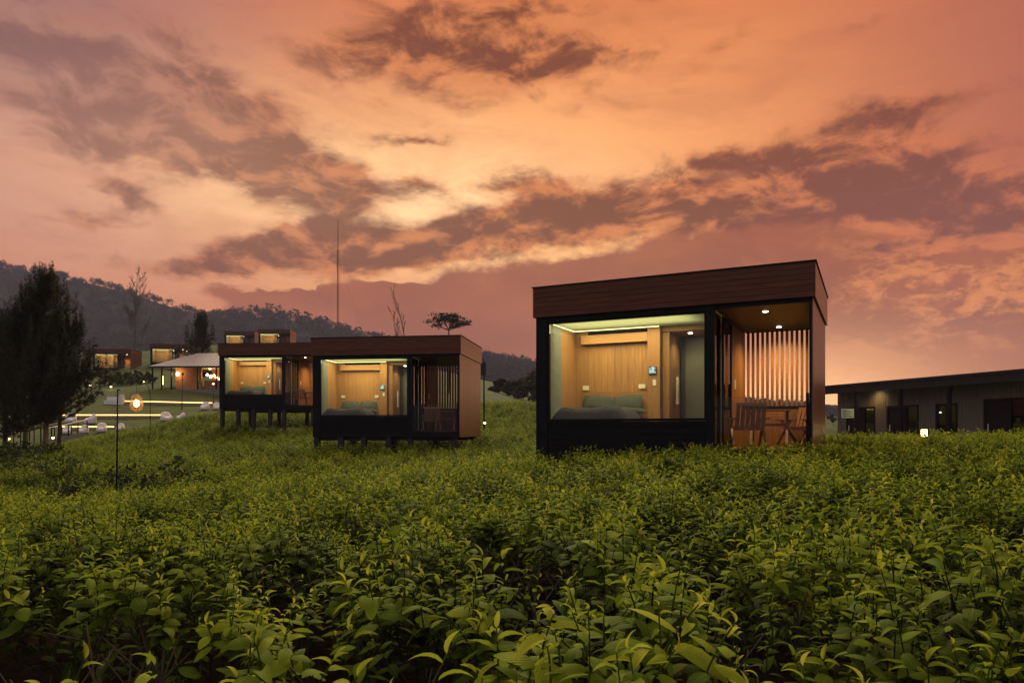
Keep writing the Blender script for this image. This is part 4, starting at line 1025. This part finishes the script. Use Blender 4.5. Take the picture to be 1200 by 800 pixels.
# ------------------------------------------------------------------ lawn terraces, bean bags, lamps
def led_edge(pxa, pxb, Ya, Yb, label):
    a = Vector(gat(pxa, Ya)); b = Vector(gat(pxb, Yb)); d = b - a; L = d.length
    t = thing('seat_ledge', label, 'ledge', tuple(a), math.atan2(d.y, d.x), 'lit ledges on the lawn')
    sl = d.z
    M = Matrix(((1, 0, 0, 0), (0, 1, 0, 0), (sl / L, 0, 1, 0), (0, 0, 0, 1)))
    MB().box((0, 0, -.4), (L, .45, .26), M).build('wall', 'stone_grey', t); MB().box((-.02, -.06, .262), (L + .02, .47, .34), M).build('coping', 'stone_grey', t)
    MB().box((.02, -.035, .17), (L - .02, -.005, .235), M).build('light_strip', 'led_warm', t)
led_edge(144, 249, 66, 66, 'glowing stone ledge highest on the lawn, in front of the pavilion')
led_edge(73, 192, 58, 58, 'glowing stone ledge across the middle of the lawn')
led_edge(73, 134, 52, 52, 'short glowing stone ledge lowest on the lawn, beside the stairs')
def bean_bag(px, Y, s, rz, label, wide=1.0):
    mb = MB(); n = 18; m_ = 12
    for i in range(m_ + 1):
        v = i / m_; ph = math.pi * v
        for k in range(n):
            a = 2 * math.pi * k / n; se = lambda q, e: math.copysign(abs(q) ** e, q); x = se(math.sin(ph), .5) * se(math.cos(a), .6); y = se(math.sin(ph), .5) * se(math.sin(a), .6); z = -se(math.cos(ph), .7)
            back = max(0, y + .1) ; zz = .31 + .31 * z
            zz += .48 * max(0, z) ** .7 * min(1, max(0, y - .15) * 1.8) + .16 * max(0, z) * max(0, abs(x) - .55) * 2 - .14 * max(0, z) * max(0, .4 - y) * (abs(x) < .6)
            w = 1 + .12 * (z < 0) * -z
            mb.v.append((x * .52 * w * wide, y * .50 * w, max(0, zz) * 1.0))
    for i in range(m_):
        for k in range(n):
            a = i * n + k; b = i * n + (k + 1) % n; mb.f.append((a, b, b + n, a + n))
    o = mb.build('bean_bag', 'white_fabric', smooth=True); o.location = gat(px, Y); o.rotation_euler = (0, 0, rz); o.scale = (s * .66, s * .66, s * .72)
    tag(o, label, 'bean bag', 'white bean bags on the lawn')
for px, Y, s, rz, w, wd in [(83, 55, 1.15, .5, 'white bean bag seat at the top of the stairs, the fuller one', 1), (106, 55, 1.1, -.6, 'white bean bag seat at the top of the stairs, further from the big pine', 1),
                        (78, 49.5, .8, .2, 'white bean bag half hidden behind the stair handrail', 1), (98, 50, .85, 0, 'white bean bag behind the low end of the handrail', 1), (119, 50.5, .95, .4, 'white bean bag by the end of the lowest glowing ledge', 1), (141, 51, .75, .2, 'small white bean bag just beside the black pole', 1),
                        (195, 55, 1.0, .8, 'white bean bag at the end of the middle glowing ledge', 1.2), (212, 55, .8, -.7, 'low slumped white bean bag beyond the end of the middle ledge', 1.3),
                        (240, 62, 1.0, 0, 'upright white bean bag in front of the pavilion ledge', 1), (254, 62, .9, .4, 'white bean bag half behind the corner of the third cabin', 1)]:
    bean_bag(px, Y, s, rz, w, wd)
def sofa():
    t = thing('lawn_sofa', 'long white cushioned lawn sofa left of the wicker lantern', 'sofa', gat(132, 65), R(8))
    MB().box((-.75, 0, .0), (.75, .8, .38)).build('seat', 'white_fabric', t); MB().box((-.75, .62, .382), (.75, .84, .75)).build('backrest', 'white_fabric', t); MB().box((.55, .0, .382), (.75, .61, .95)).build('armrest', 'white_fabric', t)
sofa()
def path_light(px, Y, h, label, r=.10, py=None, e=4):
    r *= .62
    loc = list(gat(px, Y)); 
    if py is not None: h = max(.35, at(px, py, Y).z - loc[2])
    t = thing('path_light', label, 'lamp', tuple(loc), 0, 'garden path lights')
    MB().tube([(0, 0, -.1), (0, 0, h - .06)], r * .2, 8).build('post', 'black_metal', t)
    MB().lathe([(0, h + .05), (r * .7, h + .03), (r * 1.25, h), (r * 1.25, h - .015), (0, h - .012)], 14).build('cap', 'black_metal', t, smooth=True)
    g = MB().lathe([(r * .3, h - .10), (r * .9, h - .06), (r * 1.0, h - .017), (0, h - .016)], 14).build('diffuser', 'path_glow', t, smooth=True)
    lamp('path_glow_light', 'POINT', t, (0, 0, h - .14), e, (1, .70, .30), shadow_soft_size=r)
for q in [(125, 84, .9, 'garden lamp on the slope below the far brown cabin', .17, 447), (106, 76, .9, 'twin-headed looking garden lamp left of the slope path', .2, 453.5), (130, 74, .9, 'garden lamp above the lawn, nearest the wicker lantern on the slope', .16, 461), (168, 82, .9, 'garden lamp on the slope below the far dark cabin', .17, 453), (72, 60, .9, 'garden lamp beyond the top of the stairs', .15, 471.5),
          (62, 30.5, .5, 'short garden lamp at the foot of the stairs under the pines', .085, 511.5), (23, 50, .8, 'garden lamp shining between the pine trunks', .13, 480), (11, 33, .4, 'tiny garden lamp in the shrubs under the pines', .05, 513), (250, 66, 1.2, 'garden lamp by the corner of the third cabin', .16, 449)]:
    path_light(q[0], q[1], q[2], q[3], q[4], q[5], 16)
path_light(568, 33, .6, 'short garden lamp at the foot of the lamp post beside the middle cabin', .09, 494, 4)
def lantern():
    Y = 40; c = at(160, 472, Y); r = .50; hh = .5
    t = thing('wicker_lantern', 'glowing round wicker lantern hanging over the lawn', 'lantern', (c.x, c.y, c.z - hh))
    w = MB()
    prof = [(.18 + 0, 0), (.36, .08), (.48, .30), (.5, .55), (.44, .85), (.30, 1.10), (.12, 1.24)]
    for k in range(18):
        for s in (1, -1):
            pts = []
            for i in range(13):
                f = i / 12 * (len(prof) - 1); j = min(int(f), len(prof) - 2); u = f - j; rr = prof[j][0] * (1 - u) + prof[j + 1][0] * u; z = prof[j][1] * (1 - u) + prof[j + 1][1] * u
                a = 2 * math.pi * k / 18 + s * i * .10; pts.append((rr * .84 * math.cos(a), rr * .84 * math.sin(a), z))
            w.tube(pts, .011, 4, False)
    for rr, z in prof: w.tube([(rr * .85 * math.cos(a * math.pi / 10), rr * .85 * math.sin(a * math.pi / 10), z) for a in range(21)], .014, 4, False)
    w.build('basket', 'wicker', t)
    MB().lathe([(0.001, .34), (.14, .42), (.19, .58), (.15, .74), (.05, .86), (.001, .88)], 14).build('bulb', 'lamp_warm', t, smooth=True)
    MB().tube([(0, 0, .8), (0, 0, 1.9)], .012, 5).build('cord', 'black_metal', t)
    lamp('lantern_light', 'POINT', t, (0, 0, .60), 60, (1, .66, .26), shadow_soft_size=.12)
    t.scale = (.8, .8, .8)
    top = Vector((c.x, c.y, c.z - hh + 1.52))
    h = thing('lantern_stand', 'thin dark bent pole carrying the wicker lantern over the lawn', 'pole', gat(176, 40.5))
    b = Vector(h.location); rel = top - b
    MB().tube([(0, 0, -.2), (0, 0, rel.z * .8), (rel.x * .12, rel.y * .12, rel.z * .97), (rel.x * .5, rel.y * .5, rel.z + .10), (rel.x, rel.y, rel.z)], [.022, .02, .018, .016, .014], 6).build('pole', 'black_metal', h, smooth=True)
lantern()
def thin_pole(px0, pyt, px1, Y, r, name, label, cat, mat='black_metal'):
    b = Vector(gat(px1, Y)); tp = at(px0, pyt, Y); t = thing(name, label, cat, tuple(b))
    rel = tp - b
    MB().tube([(0, 0, -.3), tuple(rel * .5 + Vector((.01, 0, 0))), tuple(rel)], [r, r * .9, r * .75], 8).build('pole', mat, t, smooth=True)
    return t, rel
t, rel = thin_pole(138, 456, 135, 13.6, .018, 'marker_pole', 'thin black pole standing alone in the tea', 'pole')
MB().tube([tuple(rel), tuple(rel + Vector((.05, 0, -.02)))], .012, 6).build('hook', 'black_metal', t)
t, rel = thin_pole(214, 438, 213, 63, .05, 'lawn_post', 'slim pale post on the lawn in front of the pavilion', 'post', 'bark_pale')
MB().box((-.08, -.08, rel.z - .1), (.08, .08, rel.z + .08)).build('cap', 'black_metal', t, (rel.x, 0, 0))
t, rel = thin_pole(567, 432, 567, 34, .045, 'lamp_post', 'dark lamp post with a square head beside the middle cabin', 'lamp post')
MB().box((-.17, -.14, -.30), (.10, .14, .30)).build('lamp_head', 'steel_grey', t, tuple(rel)); MB().tube([(0, 0, .30), (0, 0, .5)], .02, 6).build('finial', 'black_metal', t, tuple(rel))
# mast
def mast():
    Y = 210; b = Vector(gat(396, Y)); tp = at(398, 258, Y); t = thing('radio_mast', 'tall thin radio mast standing on the hill behind the cabins', 'mast', tuple(b))
    rel = tp - b; H = rel.z
    rails = MB(); w = .30
    for k in range(3):
        a = k * 2.094; rails.tube([(w * math.cos(a), w * math.sin(a), -1), (w * math.cos(a), w * math.sin(a), H * .8)], .055, 5)
    rails.build('rail', 'mast_metal', t)
    br = MB(); n = 40
    for i in range(n):
        z0 = i * H * .8 / n; z1 = (i + 1) * H * .8 / n
        for k in range(3):
            a = k * 2.094; b2 = (k + 1) * 2.094; br.bar((w * math.cos(a), w * math.sin(a), z0), (w * math.cos(b2), w * math.sin(b2), z1), .05, .05)
    br.build('lattice', 'mast_metal', t)
    MB().tube([(0, 0, H * .8), (0, 0, H)], [.12, .07], 6).build('antenna', 'mast_metal', t)
    for a in (.4, 2.5, 4.6): MB().tube([(0, 0, H * .75), (12 * math.cos(a), 12 * math.sin(a), -1)], .012, 4).build('guy_wire', 'black_metal', t)
mast()
# stair railing under the pines
def stairs():
    a = Vector(gat(102, 50)); b = Vector(gat(56, 45)); t = thing('stair_railing', 'dark stair railing with a pale sloping handrail below the bean bags', 'railing', tuple(a))
    d = b - a; st = Vector((-.35, -1.2, 0))
    for s in (0, 1):
        o = st * s
        for i in range(5):
            p = d * (i / 4) + o; zg = gz(a.x + p.x, a.y + p.y) - a.z; MB().tube([(p.x, p.y, zg - .2), (p.x, p.y, zg + .95)], .04, 6).build('post', 'black_metal', t)
        z0 = gz(a.x + o.x, a.y + o.y) - a.z; z1 = gz(b.x + o.x, b.y + o.y) - a.z
        MB().bar((o.x, o.y, z0 + .97), (d.x + o.x, d.y + o.y, z1 + .97), .09, .07).build('handrail', 'white_rail' if s == 0 else 'black_metal', t)
    s2 = thing('garden_stairs', 'stone garden steps running down beside the pale handrail', 'stairs', tuple(a))
    for i in range(9):
        p = d * ((i + .5) / 9); zg = gz(a.x + p.x, a.y + p.y - .5) - a.z; box('step', s2, (p.x - .35, p.y - 1.15, zg - .2), (p.x + .35, p.y - .05, zg + .10), 'stone_grey')
    t = thing('deck_fence', 'row of thin dark posts with a rail among the pine trunks', 'fence', gat(8, 44))
    for i in range(8):
        p = gat(8 + i * 8, 44 + i * .2); o = Vector(p) - t.location; MB().tube([(o.x, o.y, o.z - .2), (o.x, o.y, o.z + 1.0)], .035, 6).build('post', 'black_metal', t)
    o1 = Vector(gat(64, 45.4)) - t.location; MB().bar((0, 0, .98), (o1.x, o1.y, o1.z + .98), .07, .06).build('rail', 'black_metal', t)
stairs()

# ------------------------------------------------------------------ pavilion
def pavilion():
    Y = 76; o = at(178, 460, Y); S = Y / F
    zb = gz(at(215, 460, Y).x, Y); t = thing('pavilion', 'open pavilion with pale sheet roof and lit clay wall behind the third cabin', 'building', (o.x, Y, zb), R(-3))
    def X(px): return (px - 178) * S
    def Z(py): return EYE + (HY - py) * S - zb
    ze = Z(429.5); zr = Z(410)
    x1 = X(300)
    v = [(-.0, -.6, ze), (x1, -.6, ze), (x1, 8, ze), (0, 8, ze), (3.2, 3.4, zr), (x1 - 2.5, 3.4, zr)]
    mb = MB(); mb.add(v, [(0, 1, 5, 4), (1, 2, 5), (2, 3, 4, 5), (3, 0, 4)]); mb.add([(a, b, c - .12) for a, b, c in v[:4]], [(3, 2, 1, 0)]); n = len(mb.v)
    mb.f += [(0, 6, 7, 1), (1, 7, 8, 2), (2, 8, 9, 3), (3, 9, 6, 0)]
    rf = mb.build('roof', 'roof_sheet', t)
    for i in range(26):
        u = i / 25; px = .15 + u * (x1 - .3); tx = 3.2 + max(0, min(1, (px - 3.2) / (x1 - 5.7))) * (x1 - 5.7)
        k = 1 if 3.2 <= px <= x1 - 2.5 else (px / 3.2 if px < 3.2 else (x1 - px) / 2.5)
        MB().bar((px, -.6, ze + .025), (px, -.6 + 4.0 * k, ze + (zr - ze) * k + .025), .04, .04).build('roof_rib', 'roof_sheet', rf)
    box('fascia', t, (0, -.63, ze - .20), (x1, -.605, ze + .0), 'steel_grey')
    box('wall', t, (X(203), .6, -.3), (X(234), .85, ze - .13), 'clay_wall'); box('wall', t, (X(234), 3.0, -.3), (X(300), 3.25, ze - .13), 'clay_wall'); box('wall', t, (X(203), .852, -.3), (X(203) + .25, 6, ze - .13), 'clay_wall')
    box('bar_counter', t, (X(236), .9, -.3), (X(300), 1.4, 1.05), 'clay_wall'); box('floor', t, (0, -.5, -.6), (x1, 7.5, .02), 'stone_grey')
    for px in (181, 192, 203.5, 235, 257): box('post', t, (X(px) - .06, -.4, -.3), (X(px) + .06, -.28, ze - .13), 'black_metal')
    box('dark_screen', t, (X(184), 5.5, -.3), (X(202), 5.6, ze - .13), 'opening_shade')  # added dark sheet standing in for the shade of the open bay
    wl = MB().lathe([(.001, -.18), (.10, -.16), (.14, 0), (.10, .2), (.001, .22)], 12).build('wall_lamp', 'lamp_warm', t, (X(206.5), .42, Z(438)), True)
    lamp('wall_lamp_light', 'POINT', wl, (0, -.3, 0), 45, (1, .55, .20), shadow_soft_size=.15)
    for px, py in ((236, 438), (240, 440), (244, 439), (247, 441), (251, 443), (239, 430)):
        p = MB().lathe([(.001, -.14), (.12, -.10), (.15, .0), (.05, .13), (.001, .14)], 10).build('pendant', 'lamp_warm', t, (X(px), 1.6, Z(py)), True); MB().tube([(0, 0, .13), (0, 0, ze - .13 - Z(py))], .012, 4).build('cord', 'black_metal', p)
    lamp('bar_light', 'POINT', t, (X(243), 1.6, Z(442)), 55, (1, .5, .17), shadow_soft_size=.3)
    MB().tube([(0, 0, 0), (0, 0, .95)], .05, 8).build('tube_light', 'led_cove', t, (X(185), 1.0, Z(450)))
pavilion()

# ------------------------------------------------------------------ long grey building
def long_building():
    d = Vector((.286, -.958, 0)); o = Vector((16.83, 37.2, 0)); rz = math.atan2(d.y, d.x); zb = .30
    t = thing('long_building', 'long dark grey metal-clad building with black doors and verandah posts', 'building', (o.x, o.y, zb), rz)
    ez = EYE + 2.4 - zb; LN = 14.0
    rf = box('roof', t, (-.9, .0, ez - .34), (LN, 7.0, ez - .04), 'steel_grey'); c = Vector(rf.location)
    box('gutter', rf, (-.95 - c.x, -.07 - c.y, ez - .12 - c.z), (LN - c.x, -.005 - c.y, ez - c.z), 'steel_grey'); box('fascia', rf, (-.9 - c.x, -.03 - c.y, ez - .46 - c.z), (LN - c.x, -.004 - c.y, ez - .122 - c.z), 'steel_grey')
    yw = .9; wt = ez - .345
    openings = [(-.35, 1.63, 2.18), (2.36, 4.24, 2.18), (5.18, 6.30, 2.18), (7.55, 9.45, 2.30), (10.6, 12.4, 2.3)]
    cur = -1.0; segs = []
    for a, b, h in openings:
        segs.append((cur, a, 0, wt)); segs.append((a, b, h, wt)); cur = b
    segs.append((cur, LN - .3, 0, wt))
    for a, b, z0, z1 in segs:
        w = box('wall_panel', t, (a, yw, z0 - (.5 if z0 == 0 else 0)), (b, yw + .15, z1), 'cladding_grey'); cc = Vector(w.location)
        rb = MB(); x = a + .06
        while x < b - .05:
            rb.box((x - cc.x, -.10, (z0 - cc.z)), (x + .05 - cc.x, -.0755, z1 - cc.z)); x += .135
        if rb.v: rb.build('ribs', 'cladding_grey', w)
    box('end_wall', t, (-1.0, yw + .152, -.5), (-.85, 6.5, wt), 'cladding_grey'); box('back_room', t, (-.8, yw + 1.4, -.4), (LN - .4, yw + 1.5, wt), 'opening_shade'); box('floor', t, (-1.2, -.1, -.5), (LN, 6.6, .0), 'stone_grey')
    for i, (a, b, h) in enumerate(openings):
        if i == 2:
            w = thing('window', None, None); w.parent = t; f = MB()
            f.box((a, yw - .03, .02), (a + .10, yw + .1, h)); f.box((b - .10, yw - .03, .02), (b, yw + .1, h)); f.box((a + .102, yw - .03, h - .1), (b - .102, yw + .1, h)); f.box((a + .52, yw - .03, .02), (a + .62, yw + .1, h - .102)); f.build('window_frame', 'door_black', w)
            box('pane', w, (a + .102, yw + .03, .02), (a + .518, yw + .04, h - .102), 'dark_glass'); box('pane', w, (a + .622, yw + .03, .02), (b - .102, yw + .04, h - .102), 'dark_glass')
        else:
            w = thing('door', None, None); w.parent = t; f = MB(); m_ = a + (b - a) * .62
            f.box((a, yw - .03, .02), (a + .08, yw + .1, h)); f.box((b - .08, yw - .03, .02), (b, yw + .1, h)); f.box((a + .082, yw - .03, h - .08), (b - .082, yw + .1, h)); f.box((m_ - .04, yw - .03, .02), (m_ + .04, yw + .1, h - .082)); f.build('door_frame', 'door_black', w)
            box('door_leaf', w, (a + .082, yw + .02, .02), (m_ - .042, yw + .07, h - .082), 'door_black'); box('pane', w, (m_ + .042, yw + .03, .02), (b - .082, yw + .04, h - .082), 'dark_glass')
            MB().tube([(a + .22, yw - .04, .95), (a + .22, yw - .04, 1.25)], .018, 6).build('handle', 'switch_white', w)
    for x in (1.25, 4.0, 6.6, 12.0): box('verandah_post', t, (x - .07, .02, -.5), (x + .07, .16, ez - .342), 'door_black')
    dl = MB().lathe([(0, 0), (.07, 0), (.08, -.015), (.09, 0)], 12).build('downlight', 'downlight_on', t, (1.9, .55, ez - .345))
    lamp('downlight_beam', 'SPOT', dl, (0, 0, -.04), 60, (1, .62, .20), spot_size=R(165), spot_blend=1.0, shadow_soft_size=.1)
    s = thing('hanging_sign', 'pale rectangular sign with dark lines under the roof of the long grey building', 'sign', (0, 0, 0)); w = Matrix.Translation((o.x, o.y, zb)) @ Matrix.Rotation(rz, 4, 'Z')
    p = w @ Vector((.75, .0, EYE + (HY - 484) / F * 36.3 - zb)); s.location = p
    MB().box((-.31, -.02, -.24), (.31, .02, .24)).build('board', 'sign_white', s)
    MB().tube([(0, 0, .24), (0, 0, w.translation.z + ez - .345 - p.z)], .012, 5).build('hanger', 'black_metal', s)
    for i in range(4): MB().box((-.24, -.0235, .12 - i * .09), (.10 + .1 * (i % 2), -.0205, .15 - i * .09)).build('lettering', 'sign_ink', s)
long_building()
p = gat(1083, 26)
t = thing('bollard_light', 'short glowing bollard lamp in the tea before the long grey building', 'lamp', p); hz = at(1083, 506.5, 26).z - p[2]
box('post', t, (-.05, -.05, -.2), (.05, .05, hz - .15), 'black_metal'); box('diffuser', t, (-.07, -.07, hz - .148), (.07, .07, hz + .10), 'lamp_warm'); box('cap', t, (-.08, -.08, hz + .102), (.08, .08, hz + .13), 'black_metal')
lamp('bollard_light_glow', 'POINT', t, (0, -.2, hz), 5, (1, .66, .28), shadow_soft_size=.08)

# ------------------------------------------------------------------ the air
def haze():
    mt = bpy.data.materials.new('haze'); mt.use_nodes = True; nt = mt.node_tree; nt.nodes.clear()
    o = nt.nodes.new('ShaderNodeOutputMaterial'); v = nt.nodes.new('ShaderNodeVolumePrincipled'); v.inputs['Color'].default_value = (.55, .55, .82, 1); v.inputs['Density'].default_value = .00030; v.inputs['Anisotropy'].default_value = 0.0
    nt.links.new(v.outputs[0], o.inputs['Volume']); MATS['haze'] = mt
    mb = MB().box((-1500, -30, -16), (1300, 1220, 176)); h = mb.build('haze', 'haze')
    tag(h, 'thin dusk haze lying in the valley and over the ridge', 'haze', None, 'stuff')
haze()
